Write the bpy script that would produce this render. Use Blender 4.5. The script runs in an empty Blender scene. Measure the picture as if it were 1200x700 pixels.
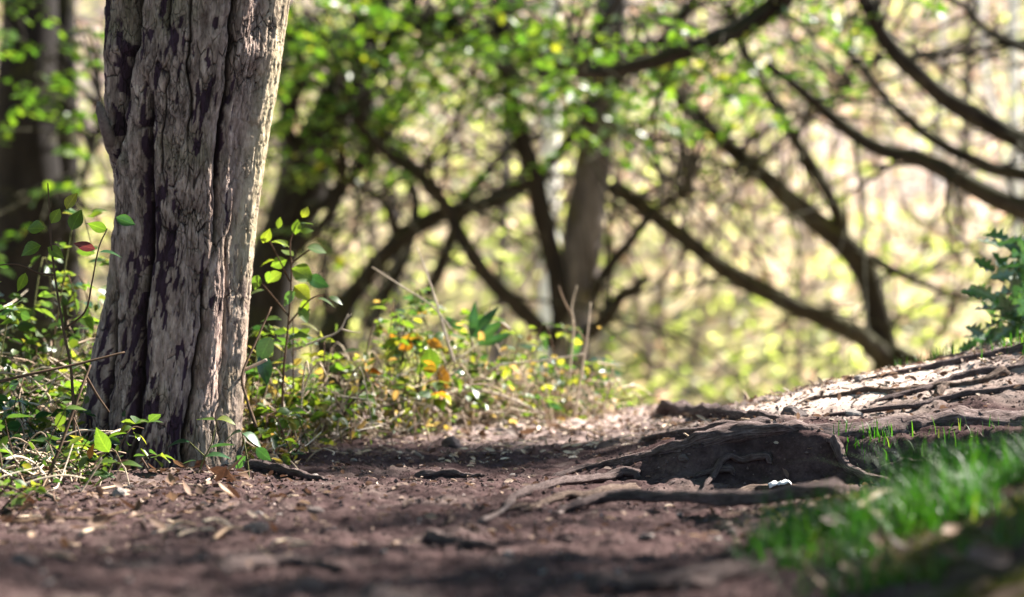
import bpy, math, random
import numpy as np
from mathutils import Vector, Matrix

random.seed(7)
rng = np.random.default_rng(7)
scene = bpy.context.scene
C = scene.collection

# ------------------------------------------------------------------ camera, sky, sun, exposure
CAM_H = 0.33
FPX = 2833.0                       # focal length in pixels of the 1200 px wide photograph
cam_data = bpy.data.cameras.new("camera")
cam_data.lens = 85.0
cam_data.sensor_width = 36.0
cam_data.clip_start = 0.05
cam_data.clip_end = 600.0
cam_data.dof.use_dof = True
cam_data.dof.focus_distance = 4.5
cam_data.dof.aperture_fstop = 2.9
cam_data.dof.aperture_blades = 0
cam = bpy.data.objects.new("camera", cam_data)
cam.location = (0, 0, CAM_H)
cam.rotation_euler = (math.radians(90), 0, 0)
C.objects.link(cam)
scene.camera = cam

SUN_AZ = math.radians(52)          # to the right of straight ahead: the light comes from behind the trees
SUN_EL = math.radians(38)
S = np.array([math.sin(SUN_AZ) * math.cos(SUN_EL), math.cos(SUN_AZ) * math.cos(SUN_EL), math.sin(SUN_EL)])
world = bpy.data.worlds.new("World")
scene.world = world
world.use_nodes = True
wn = world.node_tree.nodes
bg = wn["Background"]
sky = wn.new("ShaderNodeTexSky")
sky.sky_type = 'NISHITA'
sky.sun_disc = False
sky.sun_elevation = SUN_EL
sky.sun_rotation = SUN_AZ
sky.air_density = 1.0
sky.dust_density = 0.3
sky.ozone_density = 4.0
world.node_tree.links.new(sky.outputs[0], bg.inputs[0])
bg.inputs[1].default_value = 0.05

sun_data = bpy.data.lights.new("sun", 'SUN')
sun_data.energy = 5.0
sun_data.angle = math.radians(0.53)
sun_data.color = (1.0, 0.95, 0.86)
sun = bpy.data.objects.new("sun", sun_data)
sun.rotation_euler = Vector(S).to_track_quat('Z', 'Y').to_euler()
C.objects.link(sun)

scene.view_settings.view_transform = 'Standard'
scene.view_settings.look = 'None'
scene.view_settings.gamma = 1.0
scene.view_settings.exposure = 2.6
scene.view_settings.use_curve_mapping = False
scene.render.engine = 'CYCLES'
scene.cycles.use_denoising = True
scene.cycles.max_bounces = 7
scene.cycles.diffuse_bounces = 1
scene.cycles.glossy_bounces = 2
scene.cycles.transmission_bounces = 4
scene.cycles.caustics_reflective = False
scene.cycles.caustics_refractive = False
scene.cycles.sample_clamp_indirect = 6.0

# ------------------------------------------------------------------ noise
def _h(ix, iy, seed):
    n = (ix.astype(np.int64) * 374761393 + iy.astype(np.int64) * 668265263 + seed * 1442695041) & 0x7fffffff
    n = ((n ^ (n >> 13)) * 1274126177) & 0x7fffffff
    n = ((n ^ (n >> 16)) * 668265263) & 0x7fffffff
    return (n ^ (n >> 15)) / float(0x7fffffff)

def vnoise(x, y, seed=0):
    x = np.asarray(x, float); y = np.asarray(y, float)
    xi = np.floor(x); yi = np.floor(y); fx = x - xi; fy = y - yi
    u = fx * fx * (3 - 2 * fx); v = fy * fy * (3 - 2 * fy)
    a = _h(xi, yi, seed); b = _h(xi + 1, yi, seed); c = _h(xi, yi + 1, seed); d = _h(xi + 1, yi + 1, seed)
    return (a * (1 - u) + b * u) * (1 - v) + (c * (1 - u) + d * u) * v

def fbm(x, y, oct=4, seed=0, gain=0.5):
    s = 0; a = 1.0; t = 0
    for k in range(oct):
        s = s + a * (vnoise(x, y, seed + 17 * k) - 0.5); t += a
        x = x * 2.03 + 11.3; y = y * 2.03 + 5.7; a *= gain
    return s / t * 2

def worley(x, y, seed=0, jit=0.9):
    xi = np.floor(x); yi = np.floor(y)
    f1 = np.full(x.shape, 9.0); f2 = np.full(x.shape, 9.0); idv = np.zeros(x.shape)
    for dx in (-1, 0, 1):
        for dy in (-1, 0, 1):
            cx = xi + dx; cy = yi + dy
            px = cx + 0.5 + (_h(cx, cy, seed) - 0.5) * jit
            py = cy + 0.5 + (_h(cx, cy, seed + 5) - 0.5) * jit
            d = np.hypot(x - px, y - py)
            near = d < f1
            f2 = np.where(near, f1, np.minimum(f2, d))
            idv = np.where(near, _h(cx, cy, seed + 9), idv)
            f1 = np.where(near, d, f1)
    return f1, f2, idv

def sstep(a, b, x):
    t = np.clip((x - a) / (b - a), 0, 1)
    return t * t * (3 - 2 * t)

# ------------------------------------------------------------------ the lie of the land
def seg_dist(x, y, pts):
    """distance to a polyline in plan and the interpolated third value"""
    best = np.full(np.shape(x), 1e9); val = np.zeros(np.shape(x))
    for (x0, y0, v0), (x1, y1, v1) in zip(pts[:-1], pts[1:]):
        dx, dy = x1 - x0, y1 - y0
        t = np.clip(((x - x0) * dx + (y - y0) * dy) / (dx * dx + dy * dy), 0, 1)
        d = np.hypot(x - x0 - t * dx, y - y0 - t * dy)
        m = d < best
        best = np.where(m, d, best); val = np.where(m, v0 + t * (v1 - v0), val)
    return best, val

RIDGE = [(1.5, 4.28, .125), (.92, 4.36, .10), (.62, 4.40, .088), (.42, 4.43, .078), (.30, 4.45, .055),
         (.16, 4.46, .028), (.03, 4.40, .012), (-.08, 4.25, .002)]

def G(x, y, fine=True):
    x = np.asarray(x, float); y = np.asarray(y, float)
    z = 0.02 * fbm(x * 1.3 + 3, y * 1.1, 3, 1)
    # hill beyond the crest: drops into a hollow, then the far bank rises
    yc = 6.75 + 0.25 * fbm(x * 0.7, x * 0 + 3.3, 2, 8)
    k = np.maximum(y - yc, 0)
    z = z - 0.26 * np.minimum(k, 6.0) * sstep(0, 1.5, k) - 0.01 * k
    far = np.maximum(y - 15.5, 0)
    z = z + 0.30 * far * sstep(0, 6, far) + 0.002 * far * far * sstep(10, 40, far)
    z = z + 1.2 * fbm(x * 0.07, y * 0.07, 3, 21) * sstep(14, 24, y)
    near = 1 - sstep(7, 9.5, y)
    # right-hand rise with the sandy mound
    xr = x - .34
    r = .265 * (.5 * (xr + np.sqrt(xr * xr + .01))) * (1 - .55 * sstep(1.3, 3.0, x)) * sstep(4.5, 5.3, y) * (1 - sstep(5.4, 6.9, y))
    z = z + r
    z = z + 0.10 * sstep(1.3, 3.0, x) * sstep(3.5, 5.5, y) * (1 - sstep(6.1, 8.0, y))
    z = z + 0.022 * np.exp(-((x - .72) / .26) ** 2 - ((y - 5.25) / .30) ** 2)
    # terrace held by the big root
    rd, rv = seg_dist(x, y, RIDGE)
    wob = 0.02 * fbm(x * 9, y * 9, 2, 4)
    ridge_y = np.interp(x, [-.2, .03, .16, .30, .42, .62, .92, 1.5], [4.2, 4.40, 4.46, 4.45, 4.43, 4.40, 4.36, 4.28])
    ter = 0.085 * sstep(.08, .45, x) * sstep(-0.02, .05, y - ridge_y + wob) * (1 - sstep(4.6, 5.4, y) * .85)
    z = z + ter * near
    z = z - 0.035 * np.exp(-((x - .38) / .19) ** 2 - ((y - 4.22) / .17) ** 2)
    # grassy bank close to the right
    b = 0.125 * sstep(.24, .85, x + 0.03 * fbm(x * 3, y * 3, 2, 31)) * (1 - sstep(3.35, 4.05, y))
    z = z + b
    # left verge
    z = z + 0.05 * sstep(.85, 1.5, -x) * sstep(4.2, 5.6, y) * near
    z = z - .012 * np.exp(-((x + .6) / .5) ** 2 - ((y - 4.7) / .5) ** 2)
    if fine:
        m = near * (1 - .75 * np.exp(-((x - .72) / .24) ** 2 - ((y - 5.2) / .3) ** 2))
        lumps = fbm(x * 7, y * 7, 3, 51)
        z = z + m * 0.014 * lumps + m * .012 * np.maximum(0, fbm(x * 13 + 4, y * 9, 3, 55) - .15)
        z = z + m * 0.008 * np.abs(fbm(x * 26, y * 22, 3, 52)) * 1.4
        z = z + m * 0.0035 * fbm(x * 75, y * 60, 2, 53)
    return z

def g1(x, y, fine=True):
    return float(G(np.array([x]), np.array([y]), fine)[0])

def P(px, py, d):
    return ((px - 600) / FPX * d, d, CAM_H - (py - 350) / FPX * d)

def hit(px, py, dmin=2.3, dmax=7.5):
    """where the line of sight through a photo pixel meets the ground"""
    d = np.arange(dmin, dmax, 0.01)
    x = (px - 600) / FPX * d
    zr = CAM_H - (py - 350) / FPX * d
    g = G(x, d, False)
    below = np.nonzero(zr <= g)[0]
    i = below[0] if len(below) else len(d) - 1
    return float(x[i]), float(d[i]), g1(x[i], d[i])

# ------------------------------------------------------------------ mesh helpers
def mesh_from(name, V, F, mats=(), attrs=None, smooth=True):
    """V (n,3); F: int array (m,3|4) or a list of such arrays"""
    if not isinstance(F, list): F = [F]
    F = [np.asarray(f, np.int32) for f in F if len(f)]
    me = bpy.data.meshes.new(name)
    V = np.asarray(V, np.float32)
    me.vertices.add(len(V)); me.vertices.foreach_set("co", V.ravel())
    loops = np.concatenate([f.ravel() for f in F])
    sizes = np.concatenate([np.full(len(f), f.shape[1], np.int32) for f in F])
    starts = np.concatenate([[0], np.cumsum(sizes)[:-1]]).astype(np.int32)
    me.loops.add(len(loops)); me.loops.foreach_set("vertex_index", loops)
    me.polygons.add(len(sizes)); me.polygons.foreach_set("loop_start", starts)
    me.polygons.foreach_set("use_smooth", np.full(len(sizes), smooth))
    if attrs:
        for k, a in attrs.items():
            at = me.attributes.new(k, 'FLOAT', 'POINT')
            at.data.foreach_set("value", np.asarray(a, np.float32))
    me.update(calc_edges=True)
    for m in mats: me.materials.append(m)
    return me

def link(name, data, parent=None, loc=None):
    o = bpy.data.objects.new(name, data)
    C.objects.link(o)
    if parent is not None: o.parent = parent
    if loc is not None: o.location = loc
    return o

def tag(o, label=None, cat=None, group=None, kind=None):
    if label: o["label"] = label
    if cat: o["category"] = cat
    if group: o["group"] = group
    if kind: o["kind"] = kind
    return o

def thing(name, label, cat, loc, group=None):
    o = link(name, None, None, loc)
    o.empty_display_size = 0.1
    return tag(o, label, cat, group)

def cr(pts, n):
    """Catmull-Rom through pts (k, dim) resampled to n points"""
    p = np.asarray(pts, float)
    p = np.vstack([2 * p[0] - p[1], p, 2 * p[-1] - p[-2]])
    t = np.linspace(0, len(pts) - 1 - 1e-9, n); i = t.astype(int); f = (t - i)[:, None]
    a, b, c, d = p[i], p[i + 1], p[i + 2], p[i + 3]
    return 0.5 * (2 * b + (c - a) * f + (2 * a - 5 * b + 4 * c - d) * f ** 2 + (3 * b - a - 3 * c + d) * f ** 3)

def tube(pts, rad, sides=8, rough=0.0, seed=0, flat=1.0, cap=True):
    pts = np.asarray(pts, float); n = len(pts); rad = np.broadcast_to(np.asarray(rad, float), (n,)).copy()
    T = np.gradient(pts, axis=0); T /= np.linalg.norm(T, axis=1)[:, None] + 1e-12
    up = np.array([0, 0, 1.0]) if abs(T[0][2]) < 0.9 else np.array([1.0, 0, 0])
    N = np.cross(np.cross(T[0], up), T[0]); N /= np.linalg.norm(N)
    ang = np.linspace(0, 2 * np.pi, sides, endpoint=False)
    V = np.empty((n, sides, 3))
    for i in range(n):
        N = N - T[i] * N.dot(T[i]); N /= np.linalg.norm(N) + 1e-12
        B = np.cross(T[i], N)
        r = np.full(sides, rad[i])
        V[i] = pts[i] + (np.cos(ang) * r * flat)[:, None] * N + (np.sin(ang) * r)[:, None] * B
    if rough:
        ii, aa = np.meshgrid(np.arange(n), np.arange(sides), indexing='ij')
        L = np.concatenate([[0], np.cumsum(np.linalg.norm(np.diff(pts, axis=0), axis=1))])
        nz = fbm(L[ii] * 14 / max(1e-6, rad.max() * 18), np.cos(ang)[aa] * 1.5 + np.sin(ang)[aa] * 2.7 + 7, 3, seed)
        c = pts[:, None, :]
        V = c + (V - c) * (1 + rough * nz)[..., None]
    idx = np.arange(n * sides).reshape(n, sides)
    a = idx[:-1]; b = np.roll(a, -1, axis=1); d = idx[1:]; e = np.roll(d, -1, axis=1)
    F = np.stack([a, b, e, d], -1).reshape(-1, 4)
    Vf = V.reshape(-1, 3); Fs = [F]
    if cap:
        k = len(Vf)
        Vf = np.vstack([Vf, pts[0] - T[0] * rad[0] * .3, pts[-1] + T[-1] * rad[-1] * .6])
        r0, r1 = idx[0], idx[-1]
        Fs.append(np.vstack([np.stack([np.full(sides, k), np.roll(r0, -1), r0], -1),
                             np.stack([np.full(sides, k + 1), r1, np.roll(r1, -1)], -1)]))
    return Vf, Fs

class Acc:
    def __init__(s): s.V = []; s.Q = []; s.T = []; s.n = 0; s.R = []
    def add(s, V, Fs, rnd=None):
        if not isinstance(Fs, list): Fs = [Fs]
        for f in Fs:
            (s.Q if f.shape[1] == 4 else s.T).append(f + s.n)
        s.V.append(V); s.R.append(np.full(len(V), rng.random()) if rnd is None else rnd); s.n += len(V)
    def mesh(s, name, mat, smooth=True):
        F = []
        if s.Q: F.append(np.vstack(s.Q))
        if s.T: F.append(np.vstack(s.T))
        return mesh_from(name, np.vstack(s.V), F, [mat], {"rnd": np.concatenate(s.R)}, smooth)

def unit(a):
    return a / (np.linalg.norm(a, axis=-1, keepdims=True) + 1e-12)

def leaf_cards(pos, dirv, nrm, size, width=0.55, fold=0.25, droop=0.2):
    """six-cornered folded leaves, two quads each"""
    pos = np.asarray(pos); n = len(pos)
    d = unit(np.asarray(dirv)); s = unit(np.cross(d, nrm)); u = np.cross(s, d)
    L = np.broadcast_to(size, (n,))[:, None]; W = L * width * .5
    mid = lambda t: pos + d * L * t - u * L * droop * t * t
    V = np.stack([mid(0), mid(.3) - s * W * .9 + u * W * fold, mid(.68) - s * W * .85 + u * W * fold, mid(1.0),
                  mid(.68) + s * W * .85 + u * W * fold, mid(.3) + s * W * .9 + u * W * fold], 1).reshape(-1, 3)
    b = (np.arange(n) * 6)[:, None]
    F = np.vstack([b + np.array([0, 3, 2, 1]), b + np.array([0, 5, 4, 3])])
    return V, F

def rand_unit(n):
    return unit(rng.normal(size=(n, 3)))

# ------------------------------------------------------------------ materials
def new_mat(name):
    m = bpy.data.materials.new(name); m.use_nodes = True
    nt = m.node_tree; nt.nodes.clear()
    out = nt.nodes.new("ShaderNodeOutputMaterial")
    return m, nt, out

def N(nt, typ, **kw):
    n = nt.nodes.new(typ)
    for k, v in kw.items(): setattr(n, k, v)
    return n

def setin(n, d):
    for k, v in d.items():
        n.inputs[k].default_value = v
    return n

def ramp(nt, fac, stops):
    r = nt.nodes.new("ShaderNodeValToRGB")
    el = r.color_ramp.elements
    while len(el) > 1: el.remove(el[-1])
    el[0].position, el[0].color = stops[0][0], (*stops[0][1], 1)
    for p, c in stops[1:]:
        e = el.new(p); e.color = (*c, 1)
    nt.links.new(fac, r.inputs[0])
    return r.outputs[0]

def mixc(nt, fac, a, b, typ='MIX'):
    n = nt.nodes.new("ShaderNodeMix"); n.data_type = 'RGBA'; n.blend_type = typ
    for s, v in ((n.inputs[0], fac), (n.inputs[6], a), (n.inputs[7], b)):
        if hasattr(v, "is_output"): nt.links.new(v, s)
        else: s.default_value = v if isinstance(v, float) else (*v, 1)
    return n.outputs[2]

def noise_tex(nt, scale, detail=4, rough=.6, coords=None, dist=0.0):
    n = nt.nodes.new("ShaderNodeTexNoise")
    n.inputs["Scale"].default_value = scale; n.inputs["Detail"].default_value = detail
    n.inputs["Roughness"].default_value = rough; n.inputs["Distortion"].default_value = dist
    if coords is not None: nt.links.new(coords, n.inputs["Vector"])
    return n.outputs[0]

def bump(nt, h, strength, dist=0.01):
    b = nt.nodes.new("ShaderNodeBump")
    b.inputs["Strength"].default_value = strength; b.inputs["Distance"].default_value = dist
    nt.links.new(h, b.inputs["Height"])
    return b.outputs[0]

def bark_like(name, stops, scale=18, stretch=(1, 1, .25), bstr=.6, bdist=.01, moss=None, rough=.9):
    """bark, roots, twigs: grain along object Z-ish, optional moss on upward faces"""
    m, nt, out = new_mat(name)
    tc = N(nt, "ShaderNodeTexCoord"); mp = N(nt, "ShaderNodeMapping")
    mp.inputs["Scale"].default_value = stretch
    nt.links.new(tc.outputs["Object"], mp.inputs[0])
    nz = noise_tex(nt, scale, 5, .65, mp.outputs[0], .4)
    col = ramp(nt, nz, stops)
    if moss:
        geo = N(nt, "ShaderNodeNewGeometry"); sep = N(nt, "ShaderNodeSeparateXYZ")
        nt.links.new(geo.outputs["Normal"], sep.inputs[0])
        n2 = noise_tex(nt, 5, 3, .6, tc.outputs["Object"])
        mt = N(nt, "ShaderNodeMath", operation='MULTIPLY_ADD'); nt.links.new(n2, mt.inputs[0])
        mt.inputs[1].default_value = 1.4; nt.links.new(sep.outputs[2], mt.inputs[2])
        fac = ramp(nt, mt.outputs[0], [(.75, (0, 0, 0)), (1.3, (1, 1, 1))])
        col = mixc(nt, fac, col, moss)
    p = setin(N(nt, "ShaderNodeBsdfPrincipled"), {"Roughness": rough, "Specular IOR Level": .08})
    nt.links.new(col, p.inputs["Base Color"])
    nt.links.new(bump(nt, nz, bstr, bdist), p.inputs["Normal"])
    nt.links.new(p.outputs[0], out.inputs[0])
    return m

def leaf_mat(name, stops, trans, tfac=.5, rough=.42, src='object', spec=.35):
    """leaf: reflecting face plus light let through from behind"""
    m, nt, out = new_mat(name)
    if src == 'object':
        rv = N(nt, "ShaderNodeObjectInfo").outputs["Random"]
    else:
        rv = N(nt, "ShaderNodeAttribute", attribute_name="rnd").outputs["Fac"]
    tc = N(nt, "ShaderNodeTexCoord")
    col = ramp(nt, rv, stops)
    nz = noise_tex(nt, 3.0 if src == 'object' else 14.0, 3, .6, tc.outputs["Object"])
    col = mixc(nt, .55, col, ramp(nt, nz, [(.3, (.55, .5, .45)), (.7, (1.25, 1.25, 1.1))]), 'MULTIPLY')
    if src == 'object':
        sx = N(nt, "ShaderNodeSeparateXYZ"); nt.links.new(tc.outputs["Object"], sx.inputs[0])
        ab = N(nt, "ShaderNodeMath", operation='ABSOLUTE'); nt.links.new(sx.outputs[0], ab.inputs[0])
        k1 = N(nt, "ShaderNodeMath", operation='MULTIPLY_ADD'); nt.links.new(ab.outputs[0], k1.inputs[0]); k1.inputs[1].default_value = -38.0
        k2 = N(nt, "ShaderNodeMath", operation='MULTIPLY'); nt.links.new(sx.outputs[1], k2.inputs[0]); k2.inputs[1].default_value = 46.0
        nt.links.new(k2.outputs[0], k1.inputs[2])
        sn = N(nt, "ShaderNodeMath", operation='SINE'); nt.links.new(k1.outputs[0], sn.inputs[0])
        col = mixc(nt, .6, col, ramp(nt, sn.outputs[0], [(.55, (1, 1, 1)), (.95, (1.35, 1.3, 1.2))]), 'MULTIPLY')
        col = mixc(nt, .8, col, ramp(nt, ab.outputs[0], [(.008, (1.7, 1.6, 1.5)), (.028, (1, 1, 1))]), 'MULTIPLY')
    p = setin(N(nt, "ShaderNodeBsdfPrincipled"), {"Roughness": rough, "Specular IOR Level": spec})
    nt.links.new(col, p.inputs["Base Color"])
    t = N(nt, "ShaderNodeBsdfTranslucent")
    tcol = mixc(nt, 1.0, col, trans, 'MULTIPLY')
    nt.links.new(tcol, t.inputs[0])
    mx = N(nt, "ShaderNodeMixShader"); mx.inputs[0].default_value = tfac
    nt.links.new(p.outputs[0], mx.inputs[1]); nt.links.new(t.outputs[0], mx.inputs[2])
    nt.links.new(mx.outputs[0], out.inputs[0])
    return m

def plain(name, stops, scale=30, rough=.9, bstr=.3, bdist=.004, spec=.06, src=None):
    m, nt, out = new_mat(name)
    tc = N(nt, "ShaderNodeTexCoord")
    nz = noise_tex(nt, scale, 4, .65, tc.outputs["Object"])
    f = nz
    if src == 'object': f = N(nt, "ShaderNodeObjectInfo").outputs["Random"]
    if src == 'rnd': f = N(nt, "ShaderNodeAttribute", attribute_name="rnd").outputs["Fac"]
    col = ramp(nt, f, stops)
    if src: col = mixc(nt, .6, col, ramp(nt, nz, [(.3, (.6, .6, .6)), (.7, (1.2, 1.2, 1.2))]), 'MULTIPLY')
    p = setin(N(nt, "ShaderNodeBsdfPrincipled"), {"Roughness": rough, "Specular IOR Level": spec})
    nt.links.new(col, p.inputs["Base Color"])
    nt.links.new(bump(nt, nz, bstr, bdist), p.inputs["Normal"])
    nt.links.new(p.outputs[0], out.inputs[0])
    return m

M = {}
M['root'] = bark_like('root_bark', [(.3, (.055, .038, .034)), (.5, (.13, .095, .085)), (.72, (.24, .19, .17))], 30, (1, 1, 1), .6, .006)
M['root_pale'] = bark_like('root_pale', [(.3, (.10, .07, .055)), (.5, (.24, .18, .15)), (.72, (.38, .30, .25))], 34, (1, 1, 1), .5, .005)
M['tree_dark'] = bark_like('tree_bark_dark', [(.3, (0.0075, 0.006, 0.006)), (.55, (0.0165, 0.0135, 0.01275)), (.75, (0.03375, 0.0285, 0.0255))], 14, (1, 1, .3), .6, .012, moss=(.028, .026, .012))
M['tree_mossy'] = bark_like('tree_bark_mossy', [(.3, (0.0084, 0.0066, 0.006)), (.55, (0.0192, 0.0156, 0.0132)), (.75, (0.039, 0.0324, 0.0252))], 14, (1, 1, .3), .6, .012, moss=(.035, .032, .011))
M['tree_grey'] = bark_like('tree_bark_grey', [(.3, (.03, .025, .026)), (.5, (.085, .072, .074)), (.72, (.17, .15, .15))], 9, (1, 1, .4), .6, .012, moss=(.06, .055, .015))
M['birch'] = bark_like('birch_bark', [(.30, (.12, .10, .09)), (.40, (.70, .67, .63)), (.7, (.82, .79, .76))], 6, (.3, .3, 1.6), .2, .006)
M['deadwood'] = bark_like('dead_wood', [(.3, (.22, .17, .13)), (.55, (.42, .34, .27)), (.75, (.58, .48, .40))], 12, (1, 1, .4), .3, .006)
M['stem'] = plain('plant_stem', [(.3, (.05, .03, .02)), (.7, (.11, .07, .045))], 40)
M['stem_green'] = plain('green_stem', [(.3, (.07, .08, .03)), (.7, (.16, .15, .06))], 40)
M['stem_dry'] = plain('dry_stem', [(0, (.20, .13, .085)), (.5, (.36, .26, .18)), (1, (.52, .42, .31))], 40, src='object')
M['straw'] = plain('straw', [(0, (0.161, 0.1035, 0.07475)), (.5, (0.46, 0.345, 0.253)), (1, (0.713, 0.598, 0.4715))], 40, src='rnd')
M['stem_pale'] = plain('pale_stalk', [(.3, (.34, .26, .19)), (.7, (.58, .48, .38))], 30)
M['leaf_fresh'] = leaf_mat('leaf_fresh', [(0, (0.04335, 0.0867, 0.01445)), (.45, (0.07225, 0.13, 0.02167)), (.8, (0.1228, 0.159, 0.02529)), (1, (0.1734, 0.1734, 0.03613))], (2.4, 2.3, .9), .48)
M['leaf_bramble'] = leaf_mat('leaf_bramble', [(0, (0.02529, 0.06141, 0.01806)), (.5, (0.05057, 0.09392, 0.02167)), (.85, (0.09392, 0.1228, 0.02529)), (1, (0.159, 0.13, 0.03613))], (2.3, 2.2, .9), .42)
M['leaf_dark'] = leaf_mat('leaf_dark', [(0, (.015, .05, .022)), (.6, (.03, .08, .03)), (1, (.05, .11, .035))], (1.8, 2.0, .8), .28, .3, spec=.6)
M['leaf_holly'] = leaf_mat('leaf_holly', [(0, (0.0195, 0.05313, 0.01875)), (.6, (0.0351, 0.08222, 0.02812)), (1, (0.0585, 0.1075, 0.03348))], (1.5, 1.9, 1.0), .2, .28, spec=.7)
M['leaf_autumn'] = leaf_mat('leaf_autumn', [(0, (0.225, 0.075, 0.015)), (.5, (0.255, 0.1275, 0.01875)), (1, (0.1875, 0.15, 0.0225))], (1.9, 1.7, .8), .45)
M['leaf_red'] = leaf_mat('leaf_red', [(0, (.10, .028, .03)), (1, (.14, .04, .035))], (1.8, 1.3, 1.2), .35)
M['leaf_dead'] = leaf_mat('leaf_dead', [(0, (0.064, 0.033, 0.0224)), (.4, (0.1216, 0.066, 0.042)), (.75, (0.192, 0.114, 0.0728)), (1, (0.2688, 0.186, 0.1344))], (1.2, 1.1, 1.0), .15, .7, spec=.25)
M['litter'] = leaf_mat('litter_fragments', [(0, (0.0525, 0.03, 0.024)), (.5, (0.1275, 0.07875, 0.06)), (.85, (0.24, 0.165, 0.1275)), (1, (0.375, 0.3, 0.2475))], (1.4, 1.2, 1.0), .12, .8, 'rnd', .2)
M['mass_bramble'] = leaf_mat('small_leaves', [(0, (0.0306, 0.06885, 0.0153)), (.35, (0.06885, 0.1148, 0.02142)), (.6, (0.1377, 0.1606, 0.03825)), (.72, (0.2142, 0.1759, 0.06885)), (.86, (0.1989, 0.13, 0.0765)), (1, (0.3366, 0.2677, 0.1989))], (2.4, 2.2, .9), .45, .45, 'rnd')
M['mass_left'] = leaf_mat('small_leaves_green', [(0, (0.01387, 0.03697, 0.009241)), (.55, (0.03235, 0.0647, 0.01387)), (.9, (0.0647, 0.09241, 0.01617)), (1, (0.1201, 0.1017, 0.02772))], (2.3, 2.2, .9), .42, .45, 'rnd')
M['beech'] = leaf_mat('beech_leaves', [(0, (0.03124, 0.0748, 0.0153)), (.5, (0.05801, 0.1122, 0.0187)), (.85, (0.1071, 0.1496, 0.02125)), (1, (0.1963, 0.187, 0.034))], (1.9, 2.1, .6), .48, .45, 'rnd')
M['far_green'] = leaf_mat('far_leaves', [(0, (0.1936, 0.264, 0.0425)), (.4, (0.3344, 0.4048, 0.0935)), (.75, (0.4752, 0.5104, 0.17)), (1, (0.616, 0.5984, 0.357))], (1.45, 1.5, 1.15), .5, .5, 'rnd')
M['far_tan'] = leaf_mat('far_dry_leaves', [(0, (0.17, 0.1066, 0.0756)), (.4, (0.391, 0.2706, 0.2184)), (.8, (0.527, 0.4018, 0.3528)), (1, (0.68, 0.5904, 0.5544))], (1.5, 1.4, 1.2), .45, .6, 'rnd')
M['twig_far'] = plain('far_twigs', [(0, (.14, .10, .07)), (.6, (.32, .24, .19)), (1, (.50, .41, .34))], 8, src='rnd')
M['grass'] = leaf_mat('grass_blades', [(0, (0.01326, 0.05499, 0.005832)), (.5, (0.02651, 0.09349, 0.007776)), (.88, (0.05303, 0.1265, 0.01166)), (1, (0.1326, 0.1431, 0.03888))], (1.5, 1.7, .7), .42, .5, 'rnd')
M['moss'] = plain('moss', [(0, (0.04, 0.048, 0.0096)), (.6, (0.088, 0.096, 0.016)), (1, (0.136, 0.128, 0.024))], 60, src='rnd')
M['crumb'] = plain('soil_crumbs', [(0, (0.04428, 0.02789, 0.02636)), (.5, (0.08856, 0.05899, 0.05491)), (.85, (0.1417, 0.0992, 0.09058)), (1, (0.2834, 0.2198, 0.1977))], 60, src='rnd', rough=.95)
M['stone'] = plain('stone', [(.25, (.10, .085, .08)), (.5, (.22, .19, .175)), (.75, (.36, .32, .29))], 25, .8, .4, .004)
M['stone_dark'] = plain('stone_dark', [(.25, (.045, .035, .034)), (.5, (.09, .07, .066)), (.75, (.16, .13, .12))], 25, .85, .5, .005)
M['paper'] = plain('white_paper', [(.3, (0.5616, 0.546, 0.546)), (.7, (0.663, 0.6474, 0.6396))], 20, .7, .1, .002)

# ---- ground material: soil, pale sand on the mound, moss and green, leafy far bank
m, nt, out = new_mat('ground_soil')
tc = N(nt, "ShaderNodeTexCoord")
att = lambda a: N(nt, "ShaderNodeAttribute", attribute_name=a).outputs["Fac"]
n_big = noise_tex(nt, 2.2, 4, .6, tc.outputs["Object"])
n_mid = noise_tex(nt, 24, 5, .7, tc.outputs["Object"])
n_fine = noise_tex(nt, 160, 4, .7, tc.outputs["Object"])
soil = ramp(nt, n_mid, [(.28, (0.02729, 0.01748, 0.01768)), (.48, (0.05501, 0.03663, 0.03626)), (.62, (0.08146, 0.05619, 0.05395)), (.8, (0.1188, 0.08529, 0.08176))])
soil = mixc(nt, .5, soil, ramp(nt, n_big, [(.3, (.7, .66, .66)), (.7, (1.25, 1.18, 1.15))]), 'MULTIPLY')
soil = mixc(nt, .7, soil, ramp(nt, n_fine, [(.3, (.6, .6, .6)), (.55, (1, 1, 1)), (.75, (1.6, 1.55, 1.5))]), 'MULTIPLY')
sand = ramp(nt, n_mid, [(.25, (0.3667, 0.2699, 0.2241)), (.5, (0.5296, 0.4175, 0.3616)), (.75, (0.6111, 0.4991, 0.4379))])
sand = mixc(nt, .4, sand, ramp(nt, n_fine, [(.3, (.7, .7, .7)), (.7, (1.2, 1.2, 1.2))]), 'MULTIPLY')
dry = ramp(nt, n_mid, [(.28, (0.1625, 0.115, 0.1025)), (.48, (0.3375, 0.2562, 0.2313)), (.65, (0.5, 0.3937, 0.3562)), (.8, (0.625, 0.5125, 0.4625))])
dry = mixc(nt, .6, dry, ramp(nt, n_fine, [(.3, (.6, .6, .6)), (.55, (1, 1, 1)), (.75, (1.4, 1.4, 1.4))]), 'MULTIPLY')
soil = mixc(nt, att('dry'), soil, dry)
col = mixc(nt, att('sand'), soil, sand)
mossc = ramp(nt, n_mid, [(.3, (0.021, 0.021, 0.006)), (.5, (0.045, 0.0468, 0.0096)), (.75, (0.084, 0.075, 0.018))])
col = mixc(nt, att('moss'), col, mossc)
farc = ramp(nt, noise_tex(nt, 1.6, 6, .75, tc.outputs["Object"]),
            [(.25, (.16, .17, .05)), (.42, (.34, .31, .11)), (.55, (.44, .35, .21)), (.75, (.52, .42, .30))])
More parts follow.
